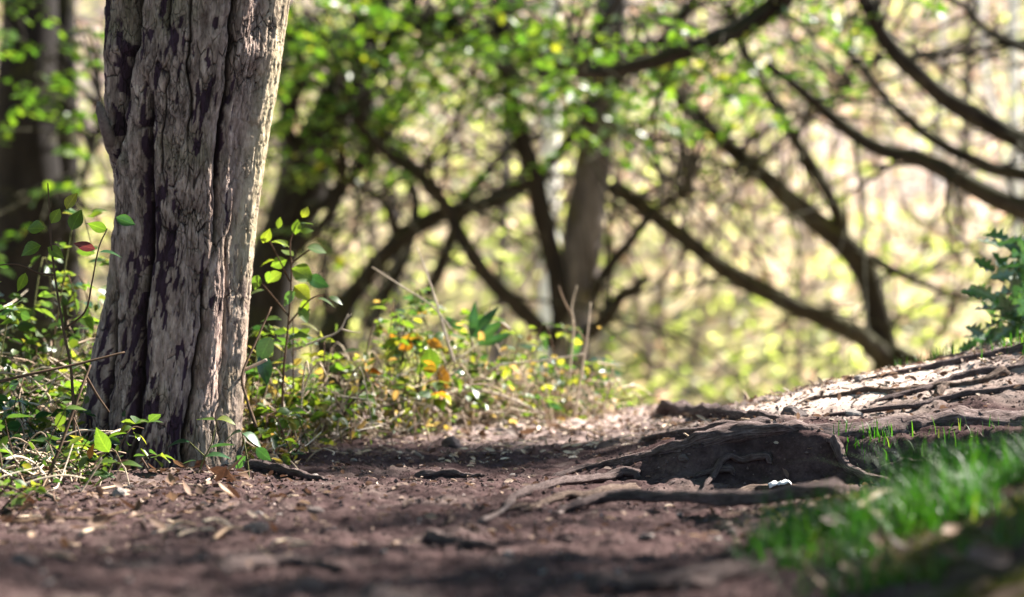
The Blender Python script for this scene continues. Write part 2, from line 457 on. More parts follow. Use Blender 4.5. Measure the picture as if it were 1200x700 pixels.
farc = mixc(nt, att('high'), farc, ramp(nt, noise_tex(nt, 1.1, 5, .7, tc.outputs["Object"]), [(.3, (.26, .19, .15)), (.5, (.48, .38, .33)), (.75, (.62, .53, .48))]))
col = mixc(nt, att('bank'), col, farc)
p = setin(N(nt, "ShaderNodeBsdfPrincipled"), {"Roughness": 1.0, "Specular IOR Level": .0})
nt.links.new(col, p.inputs["Base Color"])
ad = N(nt, "ShaderNodeMath", operation='MULTIPLY_ADD'); nt.links.new(n_mid, ad.inputs[0]); ad.inputs[1].default_value = 1.6
nt.links.new(n_fine, ad.inputs[2])
nt.links.new(bump(nt, ad.outputs[0], .5, .006), p.inputs["Normal"])
nt.links.new(p.outputs[0], out.inputs[0])
M['ground'] = m

# ------------------------------------------------------------------ ground: one sheet, fine where the path is
def axis(lo, hi, step, far_lo, far_hi, grow=1.09):
    mid = np.arange(lo, hi, step)
    a = [hi]; s = step
    while a[-1] < far_hi: s = min(s * grow, 3.0); a.append(a[-1] + s)
    b = [lo]; s = step
    while b[-1] > far_lo: s = min(s * grow, 3.0); b.append(b[-1] - s)
    return np.concatenate([b[1:][::-1], mid, a])

gx = axis(-1.30, 1.45, .0062, -90, 90)
gy = axis(2.35, 7.3, .0078, -12, 150, 1.07)
XX, YY = np.meshgrid(gx, gy)
ZZ = G(XX, YY)
nxg, nyg = len(gx), len(gy)
idx = np.arange(nxg * nyg).reshape(nyg, nxg)
F = np.stack([idx[:-1, :-1], idx[:-1, 1:], idx[1:, 1:], idx[1:, :-1]], -1).reshape(-1, 4)
sandm = np.exp(-((XX - .70) / .30) ** 2 - ((YY - 5.22) / .33) ** 2) * 1.25 + .25 * sstep(.25, .7, XX) * sstep(4.6, 5, YY) * (1 - sstep(6, 6.6, YY))
sandm = np.clip(sandm + .3 * fbm(XX * 9, YY * 9, 3, 71) - .08, 0, 1)
mossm = sstep(.30, .46, XX + .1 * fbm(XX * 5, YY * 5, 3, 72)) * (1 - sstep(3.5, 3.9, YY)) * sstep(-.5, .3, fbm(XX * 12, YY * 12, 3, 73))
mossm = np.maximum(mossm, .8 * sstep(.1, .5, fbm(XX * 8, YY * 8, 3, 74)) * sstep(.5, .6, XX) * np.exp(-((YY - 4.33) / .05) ** 2))
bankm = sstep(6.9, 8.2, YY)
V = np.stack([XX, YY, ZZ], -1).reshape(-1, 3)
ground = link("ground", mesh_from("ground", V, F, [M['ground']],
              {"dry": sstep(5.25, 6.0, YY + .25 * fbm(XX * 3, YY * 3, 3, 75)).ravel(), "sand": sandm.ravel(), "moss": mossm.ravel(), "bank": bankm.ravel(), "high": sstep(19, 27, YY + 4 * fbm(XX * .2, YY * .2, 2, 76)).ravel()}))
tag(ground, "trodden earth path over a low crest with the wooded bank beyond", None, None, "structure")

# ------------------------------------------------------------------ the old tree in front
OUT_PY = [-900, -400, -150, 0, 60, 100, 150, 200, 250, 300, 350, 400, 450, 500, 540, 575, 600]
OUT_L =  [120, 118, 122, 128, 127, 126, 125, 128, 131, 129, 121, 112, 102, 90, 82, 74, 70]
OUT_R =  [420, 395, 362, 340, 331, 325, 316, 308, 301, 296, 292, 288, 285, 282, 281, 284, 288]
TD = 4.86
sc_t = TD / FPX
def trunk_surface():
    zlo = -0.09
    z = np.concatenate([np.arange(zlo, 0.98, .0021), np.geomspace(.985, 2.6, 120)])
    py = 350 + (CAM_H - z) / sc_t
    L = np.interp(py, OUT_PY, OUT_L); R = np.interp(py, OUT_PY, OUT_R)
    k = np.ones(25) / 25
    Ls = np.convolve(np.pad(L, 12, 'edge'), k, 'valid'); Rs = np.convolve(np.pad(R, 12, 'edge'), k, 'valid')
    cx = ((Ls + Rs) / 2 - 600) * sc_t; rw = (Rs - Ls) / 2 * sc_t
    # denser around the side that faces the path
    nA = 440
    t = np.linspace(0, 1, nA, endpoint=False)
    a = 2 * np.pi * t - np.pi
    a = a - .35 * np.sin(a)               # a = 0 faces the path
    A, Zg = np.meshgrid(a, z); CX = cx[:, None]; RW = rw[:, None]; PYg = py[:, None]
    u = np.sin(A)
    rad = np.ones_like(A)
    # slow fluting of the stem
    rad += .05 * np.cos(3 * A + 1.2 + .8 * Zg) + .03 * np.cos(5 * A - .7 - 1.1 * Zg) + .03 * np.cos(8 * A + .3 + 2.0 * Zg)
    flare = np.clip((.10 - Zg) / .2, 0, 1) ** 2
    rad += flare * (.16 * np.cos(6 * A + .9) + .05)
    hgt = np.zeros_like(A)
    crack = np.zeros_like(A)
    def furrow(pys, pxs, depth, wid, d2=None):
        fx = np.interp(PYg, pys, pxs)
        wig = .012 * fbm(Zg * 14, Zg * 0 + depth * 300, 3, 90)
        uu = ((fx - 600) * sc_t - CX) / RW + wig / .15
        aa = np.arcsin(np.clip(uu, -.97, .97))
        on = sstep(pys[0] - 40, pys[0] + 25, PYg) * (1 - sstep(pys[-1] - 40, pys[-1] + 20, PYg))
        da = A - aa
        g = np.exp(-(da / wid) ** 2) * on
        gn = np.exp(-(da / (wid * .33)) ** 2) * on
        return depth * (.5 * g + .75 * gn), gn
    for fd in ([[-300, 0, 86, 171, 223, 290], [178, 173, 162, 150, 141, 133], .034, .16],
               [[120, 230, 294, 358, 444, 521, 570], [189, 185, 184, 180, 176, 169, 166], .026, .11],
               [[-300, 0, 56, 107, 171, 205, 260, 300], [296, 288, 285, 279, 271, 268, 266, 262], .024, .11],
               [[-200, 0, 60, 130, 180], [242, 237, 234, 231, 228], .012, .05],
               [[-60, 20, 60], [216, 214, 210], .012, .06],
               [[330, 400, 440, 480, 560], [249, 246, 243, 236, 228], .020, .10],
               [[250, 300, 380, 460, 550], [285, 279, 274, 272, 268], .012, .05],
               [[330, 420, 520, 570], [148, 142, 132, 126], .018, .09],
               [[90, 150, 240], [205, 203, 207], .007, .04]):
        h_, c_ = furrow(*fd)
        hgt -= h_; crack = np.maximum(crack, c_)
    # plates and flakes of the bark (metric coordinates on the surface)
    s_ = A * .15
    zz = Zg
    wx = s_ + .010 * fbm(s_ * 30, zz * 9, 3, 101); wz = zz + .02 * fbm(s_ * 22, zz * 12, 3, 102)
    f1, f2, idv = worley(wx / .016, wz / .095, 103)
    e1 = f2 - f1
    f1b, f2b, idb = worley(wx / .0075 + 3, wz / .034, 104)
    e2 = f2b - f1b
    cm = sstep(-.1, .45, fbm(s_ * 14, zz * 6, 3, 105))           # where cracking is strong
    c1 = (1 - sstep(.01, .07, e1)) * (.25 + .75 * cm)
    c2 = (1 - sstep(.01, .09, e2)) * np.clip(cm * .6 + .9 * np.exp(-((u + .15) / .3) ** 2 - ((PYg - 110) / 80.) ** 2), 0, 1)
    strip = np.abs(fbm(s_ * 55 + .5 * zz, zz * 5, 3, 106))        # long vertical fissures
    c3 = (1 - sstep(.0, .05, strip)) * .8
    cc = np.maximum(np.maximum(c1, c2 * .75), c3 * .7)
    flk = .75 * fbm(s_ * 34, zz * 8, 4, 107, .65) + .5 * (idb - .5) + .35 * (idv - .5)
    # more bare purple wood around the two middle furrows, lower left
    bias = .20 * np.exp(-((u + .28) / .32) ** 2) * sstep(120, 300, PYg) - .16 * sstep(.25, .7, u) + .06 * np.exp(-((u + .8) / .25) ** 2) - .085
    off = sstep(.10, .17, flk + bias)
    hgt += .0016 * (idv - .5) + .0012 * (idb - .5) - .0042 * cc - .0022 * off
    hgt += .006 * fbm(s_ * 18, zz * 5, 3, 108) + .0022 * fbm(s_ * 90, zz * 9, 3, 110) + .0012 * fbm(s_ * 120, zz * 60, 2, 109)
    # swollen collars, knots
    hgt += .010 * np.exp(-((PYg - 62) / 14.) ** 2) * np.exp(-((u + .8) / .25) ** 2)
    hgt += .012 * np.exp(-((PYg - 68) / 16.) ** 2) * np.exp(-((u - .82) / .2) ** 2)
    hgt -= .012 * np.exp(-((PYg - 435) / 28.) ** 2) * np.exp(-((u - .45) / .15) ** 2)
    rr = RW * rad / (1 + .05 * np.sin(A) ** 2) + hgt
    # keep the photographed outline: normalise the widest reach on either side
    X = rr * np.sin(A); Yv = -rr * np.cos(A) * .95
    mx = X.max(1, keepdims=True); mn = X.min(1, keepdims=True)
    X = np.where(X > 0, X * (RW / mx), X * (-RW / mn))
    V = np.stack([CX + X, TD + .03 + Yv, Zg + 0 * A], -1).reshape(-1, 3)
    n = len(z); ii = np.arange(n * nA).reshape(n, nA)
    a0 = ii[:-1]; b0 = np.roll(a0, -1, 1); d0 = ii[1:]; e0 = np.roll(d0, -1, 1)
    F = np.stack([a0, b0, e0, d0], -1).reshape(-1, 4)
    pale = (.35 + .65 * (1 - sstep(200, 420, PYg))) * sstep(.78, .96, u) * sstep(-.2, .3, np.cos(A) + .75) * (.55 + .45 * sstep(-.3, .3, fbm(s_ * 20, zz * 5, 3, 112)))  # paler bark on the right edge, also painting in the sunlit rim
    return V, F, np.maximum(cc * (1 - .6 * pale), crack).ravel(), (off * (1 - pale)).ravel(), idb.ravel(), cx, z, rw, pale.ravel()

m, nt, out = new_mat('old_bark')
tc = N(nt, "ShaderNodeTexCoord"); mp = N(nt, "ShaderNodeMapping"); mp.inputs["Scale"].default_value = (1, 1, .35)
nt.links.new(tc.outputs["Object"], mp.inputs[0])
n1 = noise_tex(nt, 60, 5, .7, mp.outputs[0]); n2 = noise_tex(nt, 9, 4, .6, mp.outputs[0])
grey = ramp(nt, n1, [(.30, (0.09927, 0.06649, 0.05603)), (.48, (0.2513, 0.1819, 0.1551)), (.68, (0.4907, 0.3792, 0.3251))])
grey = mixc(nt, .5, grey, ramp(nt, n2, [(.3, (.72, .68, .66)), (.7, (1.2, 1.15, 1.1))]), 'MULTIPLY')
plate = N(nt, "ShaderNodeAttribute", attribute_name="plate").outputs["Fac"]
grey = mixc(nt, .6, grey, ramp(nt, plate, [(0, (.62, .6, .6)), (1, (1.25, 1.22, 1.2))]), 'MULTIPLY')
alg = ramp(nt, noise_tex(nt, 5.5, 3, .6, tc.outputs["Object"]), [(.52, (0, 0, 0)), (.75, (.5, .5, .5))])
grey = mixc(nt, alg, grey, (.17, .17, .085))
pale_sun_rim = N(nt, "ShaderNodeAttribute", attribute_name="pale").outputs["Fac"]
grey = mixc(nt, pale_sun_rim, grey, ramp(nt, n1, [(.3, (.26, .20, .12)), (.6, (.46, .38, .25))]))  # tan of the edge bark plus sunlight put into its colour
purple = ramp(nt, n1, [(.3, (0.02374, 0.01219, 0.018)), (.6, (0.05086, 0.02763, 0.03939)), (.8, (0.08479, 0.0504, 0.06527))])
offa = N(nt, "ShaderNodeAttribute", attribute_name="bare").outputs["Fac"]
col = mixc(nt, offa, grey, purple)
cka = N(nt, "ShaderNodeAttribute", attribute_name="crack").outputs["Fac"]
col = mixc(nt, ramp(nt, cka, [(.15, (0, 0, 0)), (.8, (.9, .9, .9))]), col, (.030, .020, .018))
wv = N(nt, "ShaderNodeTexNoise"); setin(wv, {"Scale": 26.0, "Detail": 3.0}); nt.links.new(mp.outputs[0], wv.inputs["Vector"])
wm = N(nt, "ShaderNodeVectorMath", operation='SCALE'); wm.inputs["Scale"].default_value = .03; nt.links.new(wv.outputs["Color"], wm.inputs[0])
mp2 = N(nt, "ShaderNodeMapping"); mp2.inputs["Scale"].default_value = (1, 1, .24); nt.links.new(tc.outputs["Object"], mp2.inputs[0])
wa = N(nt, "ShaderNodeVectorMath", operation='ADD'); nt.links.new(wm.outputs[0], wa.inputs[0]); nt.links.new(mp2.outputs[0], wa.inputs[1])
fis = None
for sc_v, wd, st_v, msk in ((50, .045, .9, 7.0), (112, .06, .6, 11.0)):
    vo = N(nt, "ShaderNodeTexVoronoi", feature='DISTANCE_TO_EDGE'); vo.inputs["Scale"].default_value = sc_v; nt.links.new(wa.outputs[0], vo.inputs["Vector"])
    e = ramp(nt, vo.outputs["Distance"], [(0, (st_v,) * 3), (wd, (0, 0, 0))])
    e = mixc(nt, 1.0, e, ramp(nt, noise_tex(nt, msk, 3, .6, tc.outputs["Object"]), [(.47, (0, 0, 0)), (.62, (1, 1, 1))]), 'MULTIPLY')
    fis = e if fis is None else mixc(nt, 1.0, fis, e, 'ADD')
col = mixc(nt, fis, col, (.022, .015, .014))
hs = N(nt, "ShaderNodeMath", operation='MULTIPLY_ADD'); nt.links.new(fis, hs.inputs[0]); hs.inputs[1].default_value = -1.2; nt.links.new(n1, hs.inputs[2])
p = setin(N(nt, "ShaderNodeBsdfPrincipled"), {"Roughness": .92, "Specular IOR Level": .1})
nt.links.new(col, p.inputs["Base Color"]); nt.links.new(bump(nt, hs.outputs[0], .8, .007), p.inputs["Normal"])
nt.links.new(p.outputs[0], out.inputs[0])
M['old_bark'] = m

Vt, Ft, ck, offv, plv, tcx, tz, trw, pale_sun_v = trunk_surface()
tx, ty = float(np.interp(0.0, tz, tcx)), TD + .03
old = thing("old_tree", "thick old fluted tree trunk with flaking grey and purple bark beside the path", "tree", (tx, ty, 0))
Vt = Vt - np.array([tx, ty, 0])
trunk = link("trunk", mesh_from("trunk", Vt, Ft, [M['old_bark']], {"crack": ck, "bare": offv, "plate": plv, "pale": pale_sun_v}), old)

def rel(pts, o):
    return np.asarray(pts, float) - np.array(o)

# broken stub on the left flank, tall limbs above the picture
O = (tx, ty, 0)
st = cr(rel([P(136, 180, 4.84), P(127, 158, 4.80), P(121, 140, 4.78), P(117, 128, 4.78), P(116, 120, 4.78)], O), 16)
V, Fs = tube(st, np.interp(np.linspace(0, 1, 16), [0, .5, .85, 1], [.016, .010, .008, .004]), 14, .35, 5)
link("branch_stub", mesh_from("branch_stub", V, Fs, [M['root']], {"rnd": np.zeros(len(V))}), old)
top = np.array([tcx[-1] - tx, .0, 2.55])
limb_ends = [(-.7, .3, 1.9), (.5, -.5, 2.2), (-.2, -.9, 1.7), (-.6, -.4, 2.6)]
for i, e in enumerate(limb_ends):
    e = np.array(e)
    pts = cr([top + [0, 0, -.12], top + e * .3 + [0, 0, .1], top + e * .65 + rng.normal(0, .08, 3), top + e], 26)
    V, Fs = tube(pts, np.linspace(.15 - .015 * i, .03, 26), 14, .3, 20 + i)
    link("limb", mesh_from("limb", V, Fs, [M['tree_dark']]), old)

# ------------------------------------------------------------------ trees behind
def spray(acc, twigs, start, dirv, length, nleaf, size, flatn=(0, 0, 1), droop=.25):
    """one leafy twig: leaves alternate to both sides in a flat spray"""
    d = unit(np.asarray(dirv, float)); s0 = np.asarray(start, float)
    t = np.linspace(0, 1, 6)[:, None]
    pts = s0 + d * t * length + np.array([0, 0, -1]) * droop * length * t ** 2 + rng.normal(0, .008, (6, 3)) * t
    V, Fs = tube(pts, np.linspace(.004, .0015, 6), 4, cap=False); twigs.add(V, Fs)
    tt = np.linspace(.08, 1, nleaf) + rng.normal(0, .02, nleaf)
    pos = s0 + d * tt[:, None] * length + np.array([0, 0, -1]) * droop * length * tt[:, None] ** 2
    nrm = unit(np.array(flatn) + rng.normal(0, .45, (nleaf, 3)))
    side = np.cross(d, np.array(flatn)); side = side / (np.linalg.norm(side) + 1e-9)
    sg = np.where(np.arange(nleaf) % 2, 1, -1)[:, None]
    ld = unit(d * .7 + side * sg * .9 + rng.normal(0, .3, (nleaf, 3)))
    V, F = leaf_cards(pos, ld, nrm, rng.uniform(.7, 1.2, nleaf) * size, .62, .2, .25)
    acc.add(V, F, np.repeat(np.clip(rng.normal(.45, .25, nleaf), 0, 1), 6))

def branch_pts(bl, n=40, wob=.012):
    p = cr([P(*q) for q in bl], n)
    L = np.linspace(0, 1, n)
    for ax in range(3):
        p[:, ax] += wob * (fbm(L * 7, L * 0 + ax * 9.1 + rng.random() * 50, 3, 40 + ax))
    return p

def tree(label, base, mat, stems, branches, blobs=(), leafmat='beech', leafsize=.06, group=None, name="tree", twigs_on=True):
    """stems/branches: lists of (polyline of (px,py,depth), r0, r1); blobs: leafy regions (px,py,d,rx,ry,rd,n)"""
    ds = 1.35
    sc3 = lambda lst: [([(a, b, c * ds) for a, b, c in bl], r0 * ds, r1 * ds) for bl, r0, r1 in lst]
    stems, branches = sc3(stems), sc3(branches)
    blobs = [(a, b, c * ds, d, e, f * ds, int(g * .9)) for a, b, c, d, e, f, g in blobs]
    base = (base[0], base[1] * ds)
    bx, by = (base[0] - 600) / FPX * base[1], base[1]
    bz = g1(bx, by)
    O = np.array([bx, by, bz])
    t = thing(name, label, "tree", tuple(O), group)
    allp = []
    for nm, lst in (("trunk", stems), ("branch", branches)):
        for k, (bl, r0, r1) in enumerate(lst):
            n = 46
            p = branch_pts(bl, n, .02 if nm == "branch" else .012)
            if nm == "trunk" and k == 0:
                p = np.vstack([[bx, by, bz - .15], p]); n += 1
            rad = np.linspace(r0, r1, n) * (1 + .12 * fbm(np.linspace(0, 9, n), np.full(n, k + .3), 2, 61 + k))
            if nm == "trunk" and k == 0: rad[:6] *= np.linspace(1.6, 1.0, 6)
            V, Fs = tube(p - O, rad, 12, .22, 70 + k)
            link(nm, mesh_from(nm, V, Fs, [M['tree_grey' if nm == 'trunk' and base[0] == 668 else mat]]), t)
            allp.append(p)
    if twigs_on:
        side = Acc()
        for p in allp[1:]:
            for q in range(9):
                i = rng.integers(8, len(p) - 2); s0 = p[i]
                d = unit(p[i + 1] - p[i] + rng.normal(0, .7, 3)); ln = rng.uniform(.3, 1.25)
                pts = cr([s0, s0 + d * ln * .5 + rng.normal(0, .03, 3), s0 + d * ln + rng.normal(0, .06, 3)], 8)
                V, Fs = tube(pts - O, np.linspace(.0105, .003, 8), 5, cap=False); side.add(V, Fs)
                for w_ in range(2):
                    k_ = rng.integers(2, 7); e_ = pts[k_] + unit(d + rng.normal(0, .7, 3)) * ln * rng.uniform(.25, .5)
                    V, Fs = tube(cr([pts[k_], (pts[k_] + e_) / 2 + rng.normal(0, .02, 3), e_], 5) - O, np.linspace(.006, .002, 5), 4, cap=False); side.add(V, Fs)
        tag(link("twigs", side.mesh("twigs", M[mat]), t), kind="stuff")
    if blobs:
        acc, tw = Acc(), Acc(); near_p = np.vstack([q[6:] for q in allp])
        for (px, py, d, rx, ry, rd, n) in blobs:
            c = np.array(P(px, py, d)); s = d / FPX
            for q in range(n):
                o = rng.normal(0, .5, 3)
                st_ = c + np.array([o[0] * rx * s, o[1] * rd, o[2] * ry * s])
                a = rng.uniform(0, 2 * np.pi)
                np_ = near_p[np.argmin(np.linalg.norm(near_p - st_, axis=1) + rng.uniform(0, .3, len(near_p)))]
                V, Fs = tube(cr([np_, (np_ + st_) / 2 + rng.normal(0, .06, 3) + [0, 0, .06], st_], 7) - O, np.linspace(.008, .004, 7), 4, cap=False); tw.add(V, Fs)
                spray(acc, tw, st_ - O, (math.cos(a), math.sin(a), rng.normal(-.1, .25)), rng.uniform(.18, .42),
                      int(rng.integers(7, 13)), leafsize)
        tag(link("foliage", acc.mesh("foliage", M[leafmat]), t), kind="stuff")
        tag(link("leafy_twigs", tw.mesh("leafy_twigs", M[mat]), t), kind="stuff")
    return t

GB = "trees beyond the crest"
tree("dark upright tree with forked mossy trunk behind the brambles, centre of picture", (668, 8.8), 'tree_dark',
     [([(668, 470, 8.8), (671, 400, 8.8), (680, 320, 8.8), (690, 230, 8.8), (700, 150, 8.8), (712, 70, 8.8), (722, -60, 8.8), (735, -300, 8.9), (760, -700, 9.0)], .08, .05)],
     [([(662, 400, 8.8), (652, 320, 8.72), (634, 245, 8.65), (613, 170, 8.6), (600, 100, 8.6), (590, 20, 8.5), (575, -100, 8.5)], .04, .024),
      ([(655, 410, 8.8), (618, 367, 8.6), (577, 327, 8.5), (546, 290, 8.4), (524, 252, 8.4), (500, 215, 8.3), (450, 180, 8.3), (415, 140, 8.2)], .034, .014),
      ([(686, 395, 8.75), (715, 366, 8.6), (738, 342, 8.5), (757, 328, 8.45)], .026, .014),
      ([(690, 350, 8.8), (716, 313, 8.6), (742, 283, 8.5), (762, 252, 8.4), (810, 222, 8.3)], .022, .009),
      ([(700, 150, 8.8), (660, 105, 8.6), (625, 70, 8.5), (560, 40, 8.4), (500, 35, 8.3)], .025, .01),
      ([(705, 110, 8.8), (740, 80, 8.6), (790, 40, 8.5), (820, -20, 8.4)], .025, .01)],
     [(600, 60, 8.2, 150, 70, .8, 70), (520, 20, 8.4, 120, 60, .8, 40), (690, 40, 8.3, 110, 60, .8, 40), (640, 130, 8.2, 90, 50, .6, 10), (760, 130, 8.2, 120, 60, .6, 16)], group=GB)

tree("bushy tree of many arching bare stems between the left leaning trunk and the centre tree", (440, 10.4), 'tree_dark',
     [([(385, 395, 10.4), (420, 335, 10.4), (470, 280, 10.3), (520, 250, 10.3), (575, 238, 10.2), (612, 222, 10.2), (650, 185, 10.1), (700, 120, 10.0)], .046, .02)],
     [([(432, 385, 10.4), (452, 345, 10.4), (472, 308, 10.4), (484, 270, 10.4), (488, 235, 10.3), (470, 185, 10.2), (440, 135, 10.2), (425, 60, 10.1)], .034, .014),
      ([(500, 345, 10.4), (518, 305, 10.3), (535, 262, 10.3), (560, 218, 10.2), (592, 180, 10.2), (640, 155, 10.1)], .034, .012),
      ([(470, 280, 10.3), (450, 240, 10.2), (415, 215, 10.2), (390, 190, 10.1)], .022, .01),
      ([(530, 250, 10.3), (505, 225, 10.2), (480, 190, 10.2), (450, 165, 10.1), (420, 160, 10.0)], .028, .012),
      ([(560, 240, 10.3), (600, 215, 10.2), (655, 205, 10.1), (700, 215, 10.1)], .02, .008),
      ([(395, 385, 10.4), (380, 350, 10.4), (385, 300, 10.3), (400, 260, 10.3)], .022, .01)],
     [(450, 90, 10.0, 150, 80, .9, 30)], group=GB)

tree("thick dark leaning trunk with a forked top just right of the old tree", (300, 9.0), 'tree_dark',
     [([(300, 430, 9.0), (316, 330, 9.0), (345, 240, 9.0), (374, 165, 9.0), (402, 110, 9.0), (432, 30, 9.0), (455, -80, 9.0), (480, -400, 9.0)], .105, .05)],
     [([(383, 150, 9.0), (420, 108, 8.9), (456, 58, 8.8), (479, 20, 8.8), (490, -60, 8.7)], .032, .018),
      ([(350, 250, 9.0), (385, 235, 8.8), (420, 195, 8.7), (445, 155, 8.6)], .028, .012),
      ([(330, 310, 9.0), (365, 275, 8.8), (395, 235, 8.7), (405, 195, 8.6)], .024, .012),
      ([(360, 200, 9.0), (335, 150, 8.9), (350, 95, 8.8), (345, 40, 8.7)], .03, .014)],
     [(390, 50, 8.4, 110, 90, .8, 60), (360, 140, 8.4, 70, 70, .6, 24), (430, 150, 8.4, 60, 60, .5, 14), (330, 10, 8.5, 80, 60, .7, 24), (340, 260, 8.3, 30, 20, .3, 3)], group=GB)

tree("slender mossy tree with low branches spreading left over the bright bank, right of centre", (1045, 9.5), 'tree_mossy',
     [([(1045, 470, 9.5), (1040, 420, 9.5), (1026, 360, 9.5), (1010, 312, 9.5), (985, 285, 9.45), (950, 255, 9.4), (905, 215, 9.3), (865, 180, 9.3), (820, 140, 9.2), (780, 98, 9.2), (735, 55, 9.1)], .062, .02)],
     [([(988, 282, 9.45), (978, 240, 9.4), (952, 195, 9.4), (930, 160, 9.3), (902, 112, 9.3), (872, 62, 9.3), (850, 5, 9.3)], .030, .014),
      ([(1045, 432, 9.5), (1010, 395, 9.4), (960, 373, 9.3), (900, 345, 9.2), (850, 315, 9.1), (800, 280, 9.0), (755, 246, 9.0), (715, 220, 8.95)], .046, .026),
      ([(1012, 300, 9.5), (1050, 318, 9.4), (1100, 338, 9.4), (1155, 353, 9.3)], .020, .011),
      ([(1040, 408, 9.5), (1075, 424, 9.4), (1115, 436, 9.3)], .030, .018),
      ([(905, 215, 9.3), (870, 205, 9.2), (840, 190, 9.1), (790, 180, 9.1)], .014, .007),
      ([(865, 180, 9.3), (900, 150, 9.2), (960, 130, 9.1), (1000, 95, 9.0)], .014, .007)],
     [(850, 60, 9.0, 110, 70, .8, 22), (920, 30, 9.0, 80, 60, .8, 16), (800, 120, 9.0, 90, 60, .6, 12), (940, 110, 8.8, 60, 50, .4, 6)], group=GB)

tree("tree beyond the right edge reaching long dark boughs into the picture", (2847, 4.3), 'tree_dark',
     [([(2847, 440, 4.3), (2849, 250, 4.3), (2847, 0, 4.3), (2851, -400, 4.3), (2861, -900, 4.3), (2877, -1900, 4.3)], .17, .08)],
     [([(2847, 330, 4.3), (1900, 330, 6.0), (1380, 300, 7.9), (1270, 265, 7.9), (1200, 245, 7.9), (1130, 212, 7.85), (1080, 190, 7.8), (1030, 174, 7.8), (985, 145, 7.8), (955, 120, 7.8), (900, 78, 7.8)], .05, .013),
      ([(2847, 260, 4.3), (1900, 260, 6.0), (1380, 235, 8.0), (1270, 200, 8.0), (1200, 166, 7.9), (1130, 130, 7.9), (1080, 90, 7.8), (1040, 48, 7.8), (1014, 0, 7.8), (990, -70, 7.8)], .045, .02),
      ([(2847, 240, 4.3), (1900, 240, 6.0), (1380, 225, 8.3), (1200, 203, 8.4), (1140, 186, 8.4), (1095, 165, 8.4), (1050, 128, 8.4), (1005, 75, 8.4), (975, 45, 8.4)], .034, .010),
      ([(2847, 120, 4.3), (1900, 120, 6.0), (1380, 100, 8.3), (1200, 58, 8.4), (1140, 20, 8.4), (1100, -10, 8.4)], .026, .008),
      ([(2847, 60, 4.3), (1900, 60, 6.0), (1320, 70, 8.4), (1200, 50, 8.5), (1100, 66, 8.5), (1000, 60, 8.5)], .020, .005),
      ([(2851, -420, 4.3), (1900, -400, 5.6), (1320, -300, 7.6), (1080, -130, 7.2), (935, -25, 7.0), (912, 2, 7.0), (878, 26, 7.0), (828, 52, 6.95), (760, 73, 6.9), (692, 85, 6.85), (650, 72, 6.8)], .06, .012)],
     [(990, 20, 7.8, 60, 40, .4, 6), (1065, 5, 7.6, 30, 16, .3, 3), (880, 40, 7.0, 90, 50, .4, 10), (760, 60, 6.9, 80, 50, .4, 14)], group=GB)

tree("broad dark trunk with moss at the far left edge behind the undergrowth", (30, 8.0), 'tree_dark',
     [([(28, 420, 8.0), (30, 300, 8.0), (32, 120, 8.0), (36, -100, 8.0), (45, -500, 8.0)], .115, .09)],
     [([(78, 420, 8.6), (70, 250, 8.6), (72, 80, 8.6), (66, -100, 8.6), (40, -400, 8.4)], .07, .05),
      ([(40, 200, 8.0), (70, 240, 7.9), (95, 225, 7.8), (108, 170, 7.8), (125, 130, 7.8)], .014, .006)],
     [(95, 90, 7.6, 50, 40, .4, 9), (60, 130, 7.4, 70, 50, .4, 9), (25, 20, 7.4, 60, 50, .4, 5), (110, 30, 7.6, 30, 40, .4, 5), (30, 260, 7.2, 80, 12, .3, 4), (90, 200, 7.4, 40, 30, .3, 4)], group=GB)

# boughs high over the path: they shade parts of it
def over(target_px, t, spread, n, acc, tw, O, leafsize=.055):
    x, y, z = hit(*target_px)
    c = np.array([x, y, z]) + S * t
    for q in range(n):
        o = rng.normal(0, .5, 3)
        st_ = c + o * np.array(spread)
        a = rng.uniform(0, 2 * np.pi)
        spray(acc, tw, st_ - O, (math.cos(a), math.sin(a), rng.normal(-.1, .25)), rng.uniform(.2, .42), int(rng.integers(8, 13)), leafsize)
    return c

ox, oy = 10.0, 10.65
O = np.array([ox, oy, g1(ox, oy)])
hi = thing("tree", "tall tree out of view to the right whose high boughs shade the path", "tree", tuple(O), GB)
V, Fs = tube(cr([(0, 0, -.2), (.05, 0, 2), (-.1, -.1, 5), (0, 0, 8), (.1, 0, 11)], 40), np.linspace(.24, .1, 40), 12, .2, 3)
link("trunk", mesh_from("trunk", V, Fs, [M['tree_dark']]), hi)
acc, tw = Acc(), Acc()
cents = []
for tg, t, sp, n in [((470, 541), 9.5, (.32, .28, .08), 120), ((110, 665), 9.0, (.3, .2, .2), 22), ((330, 690), 8.8, (.5, .14, .1), 30),
                     ((1110, 670), 8.6, (.3, .2, .1), 26), ((400, 620), 9, (.5, .07, .05), 16)]:
    cents.append(over(tg, t, sp, n, acc, tw, O))
for k, c in enumerate(cents):
    c = c - O; h = max(2.5, c[2] - 1.2)
    pts = cr([(0, 0, h), c * .4 + np.array([0, 0, h * .62]), c * .8 + np.array([0, 0, h * .18]), c, c + np.array([-.5, -.2, .05])], 30)
    V, Fs = tube(pts, np.linspace(.06, .012, 30), 8, .2, 90 + k)
    link("branch", mesh_from("branch", V, Fs, [M['tree_dark']]), hi)
tag(link("foliage", acc.mesh("foliage", M['beech']), hi), kind="stuff")
tag(link("leafy_twigs", tw.mesh("leafy_twigs", M['tree_dark']), hi), kind="stuff")

